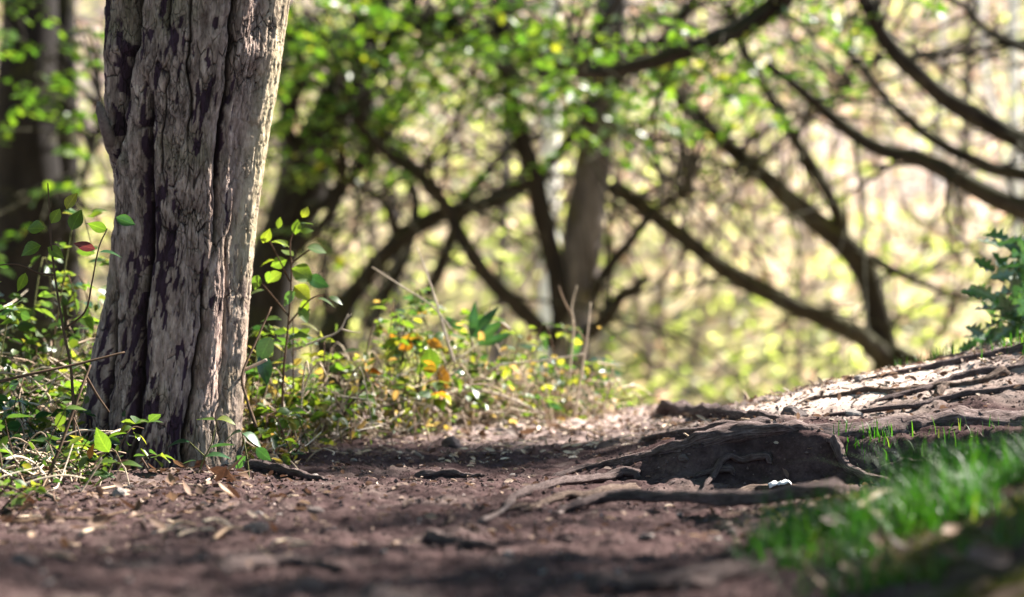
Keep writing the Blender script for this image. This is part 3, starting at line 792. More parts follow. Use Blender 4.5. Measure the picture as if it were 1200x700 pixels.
# unseen trees added around, behind and above the viewpoint to cut skylight
wood_l, wood_t = Acc(), Acc()
for (x, y, hgt_, rad_) in [(-3.6, 2.2, 7, 2.6), (-2.6, -3.0, 8, 3), (2.0, -3.6, 8, 3), (4.8, -.8, 7.5, 2.6), (-5.5, 6.0, 8, 2.8), (-.6, -7.5, 9, 3.2), (6.5, -5.5, 9, 3.2),
                           (-7.0, -1.5, 9, 3.2), (-1.3, 1.2, 6.5, 2.2), (1.6, .6, 6.5, 2.0), (-8.5, 9.5, 9, 3), (-.7, 4.9, 6.0, 1.9), (-3.0, 8.2, 7.5, 2.4)]:
    z = g1(x, y, False)
    if (x, y) not in ((-.7, 4.9), (-1.3, 1.2), (1.6, .6)):
        V, Fs = tube(cr([(x, y, z - .2), (x + .1, y, z + hgt_ * .4), (x - .1, y + .1, z + hgt_ * .9)], 16), np.linspace(.2, .06, 16), 9, .2, 8); wood_t.add(V, Fs)
    n = 2600
    q = rand_unit(n) * (rng.random((n, 1)) ** .4) * [rad_, rad_, hgt_ * .33]
    V, F = leaf_cards(q + [x, y, z + hgt_ * .72], rand_unit(n) * [1, 1, .4], unit(rng.normal(0, .5, (n, 3)) + [0, 0, 1]), rng.uniform(.10, .2, n), .6, .2, .2)
    wood_l.add(V, F, np.repeat(rng.random(n), 6))
tag(link("sky_blocker_trunks", wood_t.mesh("sky_blocker_trunks", M['tree_dark'])), "unseen trunks added around the viewpoint beneath the sky-blocking canopy", "wood", None, "stuff")
tag(link("sky_blocker_canopy", wood_l.mesh("sky_blocker_canopy", M['beech'])), "unseen leafy canopy added overhead and around the viewpoint to block skylight", "canopy", None, "stuff")

# ------------------------------------------------------------------ far bank: birches, fallen stem, undergrowth, thicket
def pole(name, label, cat, pts, r0, r1, mat, group=None, sides=10):
    p = cr([P(*q) for q in pts], 30)
    O = p[0].copy()
    t = thing(name, label, cat, tuple(O), group)
    V, Fs = tube(p - O, np.linspace(r0, r1, 30), sides, .15, 33)
    link("trunk", mesh_from("trunk", V, Fs, [M[mat]]), t)
    return t, O

def birch(label, px, d, r, lean=0, ytop=-350):
    x = (px - 600) / FPX * d; z = g1(x, d)
    yb = 350 + (CAM_H - z) / d * FPX
    t, O = pole("birch_tree", label, "tree", [(px, yb + 6, d), (px - lean * .3, yb * .6, d), (px - lean, 60, d), (px - lean * 1.3, ytop, d)], r, r * .6, 'birch', "pale birches on the far bank")
    for k in range(5):
        yy = rng.uniform(-300, 60); s0 = np.array(P(px - lean, yy, d)) - O
        e = s0 + np.array([rng.choice([-1, 1]) * rng.uniform(.5, 1.2), rng.normal(0, .4), rng.uniform(.4, 1.1)])
        V, Fs = tube(cr([s0, (s0 + e) / 2 + [0, 0, .1], e], 10), np.linspace(r * .25, .008, 10), 6)
        link("branch", mesh_from("branch", V, Fs, [M['twig_far']], {"rnd": np.full(len(V), .5)}), t)
birch("white birch stem at the right edge of the bright bank", 1192, 22, .070, 4)
birch("thin pale birch stem leaning left near the top right corner", 1182, 26, .055, 30)
birch("slim pale birch among the tan twigs right of the slender mossy tree", 1098, 27, .045, -6)
birch("faint white birch stem seen just left of the centre trunk", 643, 19, .085, -3)
birch("thin white birch seen between centre tree and slender mossy tree, far off", 770, 29, .06, 5)

def slender(label, px, d, r, lean, mat='tree_grey'):
    x = (px - 600) / FPX * d; z = g1(x, d)
    yb = 350 + (CAM_H - z) / d * FPX
    t, O = pole("slender_tree", label, "tree", [(px, yb + 5, d), (px + lean * .35, yb * .55 + 40, d), (px + lean * .8, 0, d), (px + lean * 1.4, -420, d)], r, r * .5, mat, "slender trees on the far bank")
    for k in range(6):
        yy = rng.uniform(-300, 300); s0 = np.array(P(px + lean * (1 - yy / 450) * .8, yy, d)) - O
        e = s0 + np.array([rng.choice([-1, 1]) * rng.uniform(.5, 1.6), rng.normal(0, .5), rng.uniform(.3, 1.3)])
        V, Fs = tube(cr([s0, (s0 + e) / 2 + rng.normal(0, .08, 3), e], 10), np.linspace(r * .4, .008, 10), 6)
        link("branch", mesh_from("branch", V, Fs, [M[mat]]), t)
slender("thin grey stem between the old tree and the leaning dark trunk", 325, 17, .05, 12)
slender("faint slender tree behind the bushy stems, left of centre", 470, 20, .055, -20)
slender("slim leaning tree behind the tangle just left of the centre trunk", 575, 18, .045, 30)
slender("slim far tree between the slender mossy tree and the right edge", 1120, 23, .06, 22)
x, y, z = P(1185, 318, 20)
t, O = pole("fallen_tree", "pale fallen stem lying aslant on the far bank at right", "fallen branch",
            [(1225, 340, 20.5), (1180, 315, 20.3), (1130, 285, 20.2), (1080, 258, 20), (1060, 240, 20)], .055, .03, 'deadwood')
e = [np.array(P(*q)) - O for q in [(1090, 262, 20), (1110, 240, 20), (1128, 222, 20)]]
V, Fs = tube(cr(e, 10), np.linspace(.025, .01, 10), 6)
link("branch", mesh_from("branch", V, Fs, [M['deadwood']]), t)

def on_bank(n, ylo, yhi, xspan=.30):
    y = ylo + (yhi - ylo) * rng.random(n) ** .8
    x = rng.uniform(-1, 1, n) * xspan * y
    return x, y, G(x, y)

# low leafy undergrowth, in drifts
acc = Acc()
n = 26000
x, y, z = on_bank(n * 2, 12, 46)
den = fbm(x * .35, y * .35, 3, 201) + .25 * sstep(-2, 3, x)
keep = den + rng.normal(0, .12, len(x)) > .0
x, y, z = x[keep][:n], y[keep][:n], z[keep][:n]; n = len(x)
hgt = rng.gamma(1.6, .16, n) * (.6 + 1.2 * vnoise(x * .8, y * .8, 203))
pos = np.stack([x, y, z + hgt], 1)
V, F = leaf_cards(pos, rand_unit(n) * [1, 1, .5], unit(rng.normal(0, .7, (n, 3)) + [0, 0, .8]), rng.uniform(.06, .13, n), .6, .2, .2)
acc.add(V, F, np.repeat(np.clip(.48 + .9 * fbm(x * .5, y * .5, 3, 207) + .25 * sstep(0, 3, x) * (1 - sstep(26, 36, y)) + rng.normal(0, .18, n), 0, 1), 6))
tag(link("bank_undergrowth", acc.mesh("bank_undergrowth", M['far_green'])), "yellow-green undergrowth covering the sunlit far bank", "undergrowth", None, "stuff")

acc = Acc()
n = 16000
x, y, z = on_bank(n, 13, 48)
pos = np.stack([x, y, z + rng.gamma(1.2, .10, n)], 1)
V, F = leaf_cards(pos, rand_unit(n) * [1, 1, .5], unit(rng.normal(0, .8, (n, 3)) + [0, 0, .8]), rng.uniform(.07, .14, n), .6, .25, .3)
acc.add(V, F, np.repeat(rng.random(n), 6))
tag(link("bank_leaf_litter", acc.mesh("bank_leaf_litter", M['far_tan'])), "dry tan leaves and bracken strewn over the far bank", "leaf litter", None, "stuff")

# thicket of thin stems with a haze of small leaves, higher up the bank
st_acc, lf_acc, tan_acc = Acc(), Acc(), Acc()
for k in range(330):
    y = rng.uniform(17, 46); x = rng.uniform(-.29, .29) * y; z = g1(x, y, False)
    h = rng.uniform(1.5, 4.5); lean = rng.normal(0, .22, 2)
    p = cr([(x, y, z - .1), (x + lean[0] * h * .4, y + lean[1] * h * .4, z + h * .45), (x + lean[0] * h + rng.normal(0, .15), y + lean[1] * h, z + h)], 10)
    V, Fs = tube(p, np.linspace(rng.uniform(.015, .045), .008, 10), 5, cap=False); st_acc.add(V, Fs)
    for q in range(6):
        i = rng.integers(3, 10); d = unit(rng.normal(0, 1, 3) + [0, 0, .8]); ln = rng.uniform(.4, 1.1)
        e = p[i] + d * ln
        V, Fs = tube(cr([p[i], (p[i] + e) / 2 + rng.normal(0, .05, 3), e], 6), np.linspace(.011, .004, 6), 4, cap=False); st_acc.add(V, Fs)
        nl = int(rng.integers(4, 18))
        c = p[i] + d * ln * rng.uniform(.2, 1.15, (nl, 1)) + rng.normal(0, .12, (nl, 3))
        V, F = leaf_cards(c, rand_unit(nl), rand_unit(nl), rng.uniform(.06, .11, nl), .62, .2, .2)
        (tan_acc if rng.random() < (.35 if y < 23 else .8) else lf_acc).add(V, F, np.repeat(np.clip(rng.normal(.5, .28, nl), 0, 1), 6))
tag(link("thicket_stems", st_acc.mesh("thicket_stems", M['twig_far'])), "mass of thin tan saplings and twigs on the far bank", "thicket", None, "stuff")
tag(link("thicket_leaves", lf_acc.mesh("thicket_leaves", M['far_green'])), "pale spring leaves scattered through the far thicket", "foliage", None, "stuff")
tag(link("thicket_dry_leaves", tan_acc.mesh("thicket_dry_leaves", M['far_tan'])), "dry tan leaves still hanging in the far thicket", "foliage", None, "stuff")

# ------------------------------------------------------------------ leaf shapes for the nearer plants (one object per leaf)
def leaf_shape(name, mat, width, nseg=6, fold=.25, curl=.25, power=.85, tooth=0.0, twist=0.0, spikes=0):
    V = []; F = []
    for i in range(nseg + 1):
        t = i / nseg
        w = width * .5 * math.sin(math.pi * min(1, t ** power)) if 0 < i < nseg else .004
        if tooth and 0 < i < nseg: w *= 1 + tooth * (1 if i % 2 else -1)
        if spikes and 0 < i < nseg: w *= 1.35 if i % 2 else .55
        zc = -curl * t * t; tw = twist * t
        for sgn in (-1, 0, 1):
            xx = sgn * w; zz = abs(sgn) * w * fold + (.25 * w if spikes and i % 2 and sgn else 0)
            V.append((xx * math.cos(tw) - zz * math.sin(tw), t, zc + xx * math.sin(tw) + zz * math.cos(tw)))
    for i in range(nseg):
        a = i * 3
        F += [(a, a + 1, a + 4, a + 3), (a + 1, a + 2, a + 5, a + 4)]
    return mesh_from(name, np.array(V), np.array(F), [M[mat]])

def variants(mat, width, **kw):
    return [leaf_shape("leaf", mat, width * random.uniform(.88, 1.12), fold=random.uniform(.1, .5), curl=random.uniform(.0, .5),
                       twist=random.uniform(-.5, .5), **kw) for _ in range(4)]
LV = {'bramble': variants('leaf_bramble', .62, nseg=8, tooth=.07), 'fresh': variants('leaf_fresh', .62),
      'dark': variants('leaf_dark', .30, power=.95), 'darkoval': variants('leaf_dark', .6), 'holly': variants('leaf_holly', .5, nseg=8, spikes=1),
      'autumn': variants('leaf_autumn', .62), 'red': variants('leaf_red', .5),
      'round': variants('leaf_fresh', .78, power=.9), 'dead': [leaf_shape("fallen_leaf", 'leaf_dead', random.uniform(.5, .7), fold=random.uniform(.2, .9), curl=random.uniform(-.6, .5), twist=random.uniform(-.9, .9)) for _ in range(6)]}

def put_leaf(parent, kind, pos, d, nrm, size, name="leaf"):
    """pos in the parent's frame"""
    d = Vector(d).normalized(); nrm = Vector(nrm)
    s = d.cross(nrm)
    if s.length < 1e-4: s = d.cross(Vector((.3, .8, .2)))
    s.normalize(); u = s.cross(d)
    mat = Matrix((s * size, d * size, u * size)).transposed().to_4x4()
    mat.translation = Vector(pos)
    o = bpy.data.objects.new(name, random.choice(LV[kind])); C.objects.link(o)
    o.parent = parent; o.matrix_basis = mat
    return o

def stem(parent, pts, r0, r1, mat, n=14, name="stem", sides=6):
    V, Fs = tube(cr(pts, n), np.linspace(r0, r1, n), sides, .15, int(rng.integers(999)))
    return link(name, mesh_from(name, V, Fs, [M[mat]]), parent)

def clump(label, px, d, wpx, hpx, kinds, nstem, nnode, lsize, dead=4, mass=0, massmat='mass_bramble', group=None, depth=.16, name="bramble_bush", tri=True, cat="bush"):
    bx = (px - 600) / FPX * d; O = np.array([bx, d, g1(bx, d)]); s = d / FPX
    w, h = wpx * s, hpx * s
    t = thing(name, label, cat, tuple(O), group)
    kk, kw = [k for k, _ in kinds], [v for _, v in kinds]
    for i in range(nstem):
        b = np.array([rng.normal(0, .28) * w, rng.normal(0, .4) * depth, 0]); b[2] = g1(O[0] + b[0], O[1] + b[1], False) - O[2] - .01
        hh = h * rng.choice([.4, .6, .8, 1.0, 1.25]) * rng.uniform(.85, 1.1); a = rng.uniform(0, 2 * np.pi)
        out_ = np.array([math.cos(a) * w * .45, math.sin(a) * depth * .9, 0])
        pts = [b, b + out_ * .4 + [0, 0, hh * .6], b + out_ * .8 + [0, 0, hh], b + out_ * 1.15 + [0, 0, hh * rng.uniform(.7, 1.0)]]
        stem(t, pts, .0022, .001, 'stem_green' if rng.random() < .5 else 'stem', 12, sides=5)
        c = cr(pts, 40)
        for q in range(nnode):
            i0 = int(rng.integers(12, 40)); p0 = c[i0]
            ad = rng.uniform(0, 2 * np.pi); dv = np.array([math.cos(ad), math.sin(ad), rng.normal(.0, .35)])
            kd = random.choices(kk, kw)[0]; sz = lsize * rng.uniform(.65, 1.2)
            p1 = p0 + dv * sz * .45
            nn = np.array([0, 0, 1]) + rng.normal(0, .45, 3) + np.array([.2, .25, 0])
            put_leaf(t, kd, p1, dv, nn, sz)
            if tri and rng.random() < .75:
                sd = np.cross(dv, [0, 0, 1])
                for sg in (-1, 1):
                    put_leaf(t, kd, p1 - dv * sz * .08, dv * .45 + sd * sg, nn + rng.normal(0, .2, 3), sz * .78)
    for i in range(dead):
        b = np.array([rng.normal(0, .35) * w, rng.normal(0, .4) * depth, -.005])
        a = rng.uniform(0, 2 * np.pi); ln = w * rng.uniform(.4, 1.0); hh = h * rng.uniform(.15, .9)
        e = np.array([math.cos(a) * ln, math.sin(a) * depth, 0])
        stem(t, [b, b + e * .3 + [0, 0, hh * .7], b + e * .7 + [0, 0, hh], b + e + [0, 0, hh * rng.uniform(.3, .9)]], rng.uniform(.0016, .0034), .0012, 'stem_dry', 12, "dead_stem", 5)
    if mass:
        mass = int(mass * 1.25)
        ps = np.stack([rng.normal(0, .42, mass) * w, rng.normal(0, .5, mass) * depth, rng.beta(1.2, 2.6, mass) * h * (.7 + .6 * vnoise(np.arange(mass) * .13, np.zeros(mass), 5))], 1)
        ps[:, 2] += G(O[0] + ps[:, 0], O[1] + ps[:, 1], False) - O[2]
        V, F = leaf_cards(ps, rand_unit(mass) * [1, 1, .6], unit(rng.normal(0, .6, (mass, 3)) + [.2, .2, .9]), rng.uniform(.5, 1.1, mass) * lsize * .8, .6, .3, .3)
        acc = Acc(); acc.add(V, F, np.repeat(rng.random(mass), 6))
        tg = Acc()
        for q in range(int(mass * .55)):
            b = np.array([rng.normal(0, .42) * w, rng.normal(0, .5) * depth, rng.beta(1.2, 2.2) * h * .7]); b[2] += g1(O[0] + b[0], O[1] + b[1], False) - O[2]
            dv = rand_unit(1)[0] * [1, 1, .55] * w * rng.uniform(.2, .75)
            V, Fs = tube(cr([b, b + dv * .5 + rng.normal(0, .012, 3), b + dv + rng.normal(0, .02, 3)], 6), np.linspace(.0021, .001, 6), 4, cap=False); tg.add(V, Fs)
        tag(link("dry_tangle", tg.mesh("dry_tangle", M['straw']), t), kind="stuff")
        tag(link("small_leaves", acc.mesh("small_leaves", M[massmat]), t), kind="stuff")
    return t

GL, GR = "undergrowth left of the old trunk", "brambles along the crest right of the old trunk"
lk = [('bramble', 5), ('fresh', 1.5), ('darkoval', 1.5)]
clump("dense green bramble at the left edge of the picture, behind the twigs", -15, 5.2, 130, 195, lk, 9, 6, .050, 6, 200, 'mass_left', GL)
clump("bramble bush with a pale dead cane left of the old trunk, tallest there", 45, 5.35, 120, 215, lk, 9, 6, .046, 6, 200, 'mass_left', GL)
clump("sunlit small-leaved bramble squeezed against the left side of the old trunk", 100, 5.45, 90, 190, [('bramble', 3), ('fresh', 3)], 8, 6, .034, 6, 200, 'mass_left', GL)
clump("dark low bramble in the shade under the left-edge bush", 20, 4.85, 130, 110, [('bramble', 3), ('darkoval', 3)], 7, 6, .036, 3, 200, 'mass_left', GL)
clump("shaded bramble sprawl at the foot of the old trunk, left", 75, 4.72, 90, 80, [('bramble', 3), ('darkoval', 3)], 6, 4, .034, 4, 120, 'mass_left', GL)
clump("bramble bush outside the left edge, only its leaf tips showing", -110, 4.9, 140, 190, lk, 6, 5, .038, 2, 160, 'mass_left', GL)

clump("low brambles spilling over the leaf litter at the lower left edge", 15, 4.3, 120, 70, [('bramble', 4), ('fresh', 2)], 6, 5, .036, 5, 60, 'mass_left', GL)
clump("sparse bramble shoots over the litter just before the old trunk", 90, 4.4, 90, 60, [('bramble', 4), ('fresh', 2), ('darkoval', 1)], 5, 4, .034, 6, 40, 'mass_left', GL)
clump("thin shoots with few leaves in the bottom left litter", 10, 4.0, 110, 40, [('bramble', 3), ('fresh', 2)], 4, 3, .032, 5, 20, 'mass_left', GL)
rk = [('bramble', 5), ('fresh', 2.5), ('darkoval', 1), ('autumn', .08)]
clump("leafy bramble close against the right side of the old trunk", 312, 5.25, 70, 115, rk, 9, 6, .044, 9, 130, group=GR)
clump("tangle of dry stalks and leaves below the round-leaved shrub", 360, 5.4, 90, 110, rk, 9, 5, .038, 14, 150, group=GR)
clump("low sprawling bramble left of the yellow-leaved bush", 415, 5.6, 90, 110, rk, 9, 5, .036, 14, 150, group=GR)
clump("bramble bush with yellow and orange leaves, middle of the crest", 475, 5.8, 90, 135, [('bramble', 2), ('fresh', 4), ('autumn', .5)], 11, 6, .040, 12, 160, group=GR)
clump("dense bright bramble beneath the dark long-leaved sapling", 530, 6.0, 90, 125, rk, 11, 6, .038, 12, 160, group=GR)
clump("dry straw-coloured bramble left of the centre tree's foot", 590, 6.15, 90, 110, rk, 9, 5, .036, 14, 150, group=GR)
clump("small yellow-green bramble before the centre tree's foot", 645, 6.3, 80, 95, rk, 9, 5, .034, 12, 140, group=GR)
clump("last low bramble before the open crest, right of the centre tree", 692, 6.4, 55, 70, rk, 5, 4, .024, 7, 110, group=GR)
clump("thin ground-hugging bramble at the old trunk's right foot", 330, 4.95, 70, 50, [('fresh', 3), ('darkoval', 2)], 5, 4, .034, 4, 40, group=GR)

# ---- plants that can be picked out
def plant(name, label, cat, base, stems, leaves, group=None, smat='stem', r=.0032):
    """base (px, d); stems: polylines of (px,py,d); leaves: (kind, px, py, d, length_px, screen angle deg, facing)"""
    bx = (base[0] - 600) / FPX * base[1]; O = np.array([bx, base[1], g1(bx, base[1])])
    t = thing(name, label, cat, tuple(O), group)
    for k, sl in enumerate(stems):
        pts = [np.array(P(*q)) - O for q in sl]
        if k == 0: pts = [np.array([0, 0, -.01])] + pts
        stem(t, pts, r if k == 0 else r * .7, r * .35, smat, 18)
    for (kd, px, py, d, lp, ang, facing) in leaves:
        a = math.radians(ang); dv = np.array([math.cos(a), rng.normal(0, .25), math.sin(a)])
        nn = {'up': np.array([.1, -.25, 1.0]), 'cam': np.array([.1, -1.0, .3]), 'edge': np.array([.2, .5, 1.0])}[facing] + rng.normal(0, .2, 3)
        put_leaf(t, kd, np.array(P(px, py, d)) - O, dv, nn, lp / FPX * d)
    return t

plant("sapling", "tall thin sapling with a few large leaves at the left edge, before the dark trunk", "sapling", (90, 4.6),
      [[(84, 440, 4.6), (76, 395, 4.6), (66, 335, 4.6), (60, 285, 4.6), (58, 245, 4.6), (56, 215, 4.6)],
       [(64, 322, 4.6), (45, 320, 4.58), (20, 310, 4.56), (-10, 312, 4.55)], [(76, 385, 4.6), (100, 365, 4.58), (108, 330, 4.56), (116, 290, 4.55), (126, 268, 4.55)]],
      [('round', 48, 288, 4.6, 26, 200, 'cam'), ('round', 52, 268, 4.6, 24, 175, 'cam'), ('round', 60, 262, 4.6, 20, 60, 'cam'), ('fresh', 56, 290, 4.6, 22, -30, 'cam'),
       ('fresh', 78, 245, 4.6, 22, 60, 'cam'), ('fresh', 100, 262, 4.58, 28, -10, 'up'), ('red', 112, 292, 4.56, 26, 165, 'cam'), ('fresh', 84, 270, 4.6, 26, 70, 'cam'),
       ('fresh', 126, 270, 4.55, 24, 160, 'cam'), ('darkoval', 116, 296, 4.54, 26, 5, 'up'), ('darkoval', 136, 255, 4.53, 24, -20, 'cam'), ('fresh', 2, 330, 4.55, 22, 200, 'up'),
       ('fresh', 30, 320, 4.56, 24, 250, 'cam')], GL)
plant("seedling", "small seedling with one broad leaf standing before the old trunk", "seedling", (232, 4.52),
      [[(238, 540, 4.52), (248, 520, 4.52), (254, 492, 4.52)], [(240, 535, 4.52), (222, 518, 4.5)]],
      [('round', 252, 492, 4.52, 24, 175, 'up'), ('round', 254, 492, 4.52, 22, 2, 'up'), ('darkoval', 222, 518, 4.5, 24, 170, 'up'), ('darkoval', 240, 536, 4.5, 30, 15, 'up'),
       ('darkoval', 246, 525, 4.54, 30, 10, 'up'), ('dark', 230, 540, 4.5, 24, 180, 'up')], GL, 'stem_green', .0022)
plant("seedling", "shaded seedling with drooping dark leaves at the old trunk's right foot", "seedling", (292, 4.6),
      [[(290, 540, 4.6), (286, 518, 4.6), (283, 505, 4.6)], [(290, 540, 4.6), (300, 525, 4.58)]],
      [('darkoval', 283, 506, 4.6, 26, 190, 'up'), ('darkoval', 284, 508, 4.6, 26, -15, 'up'), ('darkoval', 300, 525, 4.58, 22, -40, 'cam'), ('darkoval', 288, 535, 4.56, 24, 220, 'cam')], GL, 'stem_green', .002)
plant("seedling", "yellow-green seedlings with upright leaf at the bottom left of the old trunk", "seedling", (95, 4.25),
      [[(96, 575, 4.25), (90, 545, 4.25), (100, 520, 4.25), (116, 505, 4.25)], [(92, 550, 4.25), (70, 530, 4.24), (52, 515, 4.24)], [(96, 560, 4.25), (125, 545, 4.24), (150, 540, 4.24)]],
      [('fresh', 128, 530, 4.25, 30, 125, 'cam'), ('fresh', 112, 545, 4.24, 28, 20, 'up'), ('fresh', 140, 545, 4.24, 26, 10, 'up'), ('bramble', 108, 535, 4.24, 30, 195, 'up'),
       ('bramble', 60, 520, 4.24, 30, 170, 'up'), ('bramble', 78, 528, 4.24, 28, 40, 'up'), ('fresh', 135, 556, 4.23, 28, 190, 'up'), ('bramble', 100, 556, 4.22, 34, 10, 'up'), ('autumn', 105, 538, 4.23, 18, 80, 'cam')], GL, 'stem', .002)
plant("seedling", "leafy seedling in the bottom left corner above the leaf litter", "seedling", (22, 4.2),
      [[(24, 560, 4.2), (12, 520, 4.2), (6, 492, 4.2)], [(22, 570, 4.2), (45, 540, 4.2), (66, 500, 4.2), (78, 478, 4.2)]],
      [('bramble', 4, 494, 4.2, 32, 180, 'up'), ('bramble', 8, 490, 4.2, 34, 5, 'up'), ('fresh', 66, 500, 4.2, 22, 60, 'cam'), ('fresh', 76, 480, 4.2, 24, 20, 'up'), ('bramble', 30, 550, 4.2, 30, 200, 'up'), ('fresh', 18, 608, 4.05, 30, 20, 'up'), ('fresh', 60, 612, 4.05, 26, 70, 'cam'), ('fresh', 30, 606, 4.05, 26, 160, 'up')], GL, 'stem', .002)

plant("shrub", "round-leaved glossy shrub standing right of the old trunk, taller than the brambles", "shrub", (330, 5.1),
      [[(332, 440, 5.1), (338, 380, 5.1), (342, 320, 5.1), (340, 285, 5.1), (350, 260, 5.1)], [(340, 330, 5.1), (325, 300, 5.08), (312, 275, 5.06)],
       [(341, 310, 5.1), (360, 295, 5.12), (372, 288, 5.12)], [(338, 370, 5.1), (318, 345, 5.06), (305, 330, 5.05)], [(338, 380, 5.1), (365, 350, 5.1), (385, 345, 5.1)]],
      [('round', 308, 285, 5.06, 20, 60, 'cam'), ('round', 302, 322, 5.05, 18, 260, 'cam'), ('round', 316, 318, 5.05, 14, 250, 'cam'), ('round', 346, 275, 5.1, 18, 80, 'cam'),
       ('fresh', 352, 262, 5.1, 16, 5, 'up'), ('fresh', 352, 272, 5.1, 16, 10, 'cam'), ('fresh', 318, 284, 5.06, 22, 0, 'up'), ('round', 360, 290, 5.1, 24, -15, 'up'), ('round', 344, 300, 5.1, 20, 150, 'up'),
       ('round', 336, 305, 5.1, 20, 200, 'cam'), ('round', 342, 315, 5.08, 28, -25, 'cam'), ('darkoval', 360, 325, 5.1, 26, -20, 'cam'), ('round', 345, 335, 5.1, 24, -40, 'cam'), ('darkoval', 346, 342, 5.06, 22, 220, 'cam'),
       ('round', 330, 320, 5.1, 20, 210, 'cam'), ('fresh', 372, 350, 5.1, 22, -5, 'up'), ('fresh', 385, 348, 5.1, 18, -10, 'up'), ('fresh', 360, 350, 5.1, 20, 250, 'cam'), ('darkoval', 318, 395, 4.98, 34, 240, 'cam'),
       ('darkoval', 305, 415, 4.98, 36, 290, 'cam'), ('fresh', 335, 290, 5.1, 16, 120, 'cam'), ('fresh', 326, 268, 5.08, 14, 80, 'cam'), ('round', 350, 360, 5.1, 22, -60, 'cam'), ('fresh', 310, 340, 5.06, 20, 180, 'up'),
       ('round', 354, 255, 5.1, 14, 60, 'cam'), ('fresh', 322, 305, 5.06, 18, 190, 'up'), ('fresh', 352, 380, 5.08, 22, 0, 'up'), ('fresh', 330, 375, 5.08, 24, 170, 'up'), ('round', 338, 400, 5.05, 26, 30, 'up')], GR, 'stem', .003)
plant("sapling", "dark sapling with long narrow leaves fanned above the brambles", "sapling", (552, 6.05),
      [[(550, 430, 6.05), (552, 400, 6.05), (550, 390, 6.05)]],
      [('dark', 548, 392, 6.05, 34, 140, 'cam'), ('dark', 552, 398, 6.05, 48, 55, 'cam'), ('dark', 555, 400, 6.05, 44, 35, 'cam'), ('dark', 556, 404, 6.05, 40, 15, 'cam'), ('dark', 548, 398, 6.05, 34, 165, 'up'),
       ('dark', 552, 395, 6.05, 40, 80, 'cam'), ('dark', 572, 400, 6.04, 28, 20, 'cam'), ('dark', 545, 404, 6.03, 30, 200, 'up')], GR, 'stem_green', .003)
plant("sapling", "dark long-leaved sapling sprouting at the centre tree's foot", "sapling", (668, 6.6),
      [[(672, 450, 6.6), (680, 425, 6.6), (690, 418, 6.6)], [(672, 440, 6.6), (655, 425, 6.6), (630, 408, 6.6)], [(675, 455, 6.6), (695, 445, 6.6), (708, 425, 6.6)]],
      [('dark', 630, 410, 6.6, 26, 160, 'up'), ('dark', 640, 412, 6.6, 26, 100, 'cam'), ('dark', 690, 420, 6.6, 42, -5, 'up'), ('dark', 688, 424, 6.6, 40, 15, 'up'), ('dark', 700, 430, 6.6, 36, -15, 'up'), ('dark', 680, 430, 6.6, 36, 195, 'up'), ('darkoval', 660, 440, 6.6, 34, 200, 'cam'),
       ('darkoval', 670, 445, 6.6, 34, -30, 'cam'), ('darkoval', 650, 430, 6.6, 34, 250, 'cam'), ('dark', 668, 425, 6.6, 40, 70, 'cam'), ('darkoval', 690, 445, 6.6, 30, -10, 'cam'), ('darkoval', 640, 440, 6.6, 32, 190, 'cam'), ('dark', 710, 430, 6.6, 24, -30, 'up')], GR, 'stem', .003)
plant("sprig", "yellow-orange sprig drooping from the brambles in the middle of the crest", "sprig", (495, 5.7),
      [[(492, 440, 5.7), (496, 405, 5.7), (488, 396, 5.7)]],
      [('autumn', 496, 398, 5.7, 26, 175, 'cam'), ('fresh', 503, 408, 5.7, 36, -85, 'cam'), ('autumn', 516, 430, 5.7, 28, -75, 'cam'), ('autumn', 500, 400, 5.7, 20, -20, 'cam'), ('autumn', 486, 402, 5.7, 20, 200, 'cam'), ('fresh', 508, 400, 5.7, 20, 40, 'cam')], GR, 'stem_green', .0025)
hl = [(1162, 352, 30, 150), (1175, 365, 34, 175), (1168, 395, 30, 180), (1150, 408, 26, 215), (1180, 330, 36, 120), (1190, 300, 34, 150), (1185, 320, 36, 190), (1196, 345, 36, 160), (1172, 380, 30, 235), (1200, 390, 40, 170),
      (1190, 410, 36, 200), (1150, 400, 22, 150), (1205, 320, 40, 120), (1198, 288, 30, 170), (1210, 360, 40, 200), (1180, 400, 30, 100), (1160, 375, 26, 130), (1215, 300, 40, 160), (1190, 370, 34, 60), (1205, 345, 34, 240),
      (1186, 350, 34, 200), (1200, 372, 38, 140), (1194, 332, 34, 100), (1140, 412, 20, 190), (1207, 400, 34, 150)]
hl += [(random.uniform(1165, 1215), random.uniform(278, 412), random.uniform(24, 36), random.uniform(0, 360)) for _ in range(26)] + [(1150, 345, 24, 170), (1148, 392, 26, 160), (1140, 402, 24, 200), (1160, 318, 26, 150), (1170, 292, 28, 160)]
plant("holly", "bluish dark holly sapling at the right edge above the roots", "holly", (1205, 5.7),
      [[(1200, 420, 5.7), (1194, 380, 5.7), (1192, 330, 5.7), (1200, 285, 5.7)], [(1194, 385, 5.7), (1172, 378, 5.68), (1155, 398, 5.66)], [(1193, 345, 5.7), (1175, 345, 5.68), (1160, 350, 5.66)], [(1200, 400, 5.7), (1215, 360, 5.7), (1215, 310, 5.7)]],
      [('holly', a + 5, b, 5.7 + random.uniform(-.12, .12), c * 1.15, d, random.choice(['up', 'cam', 'cam'])) for a, b, c, d in hl], None, 'stem', .004)

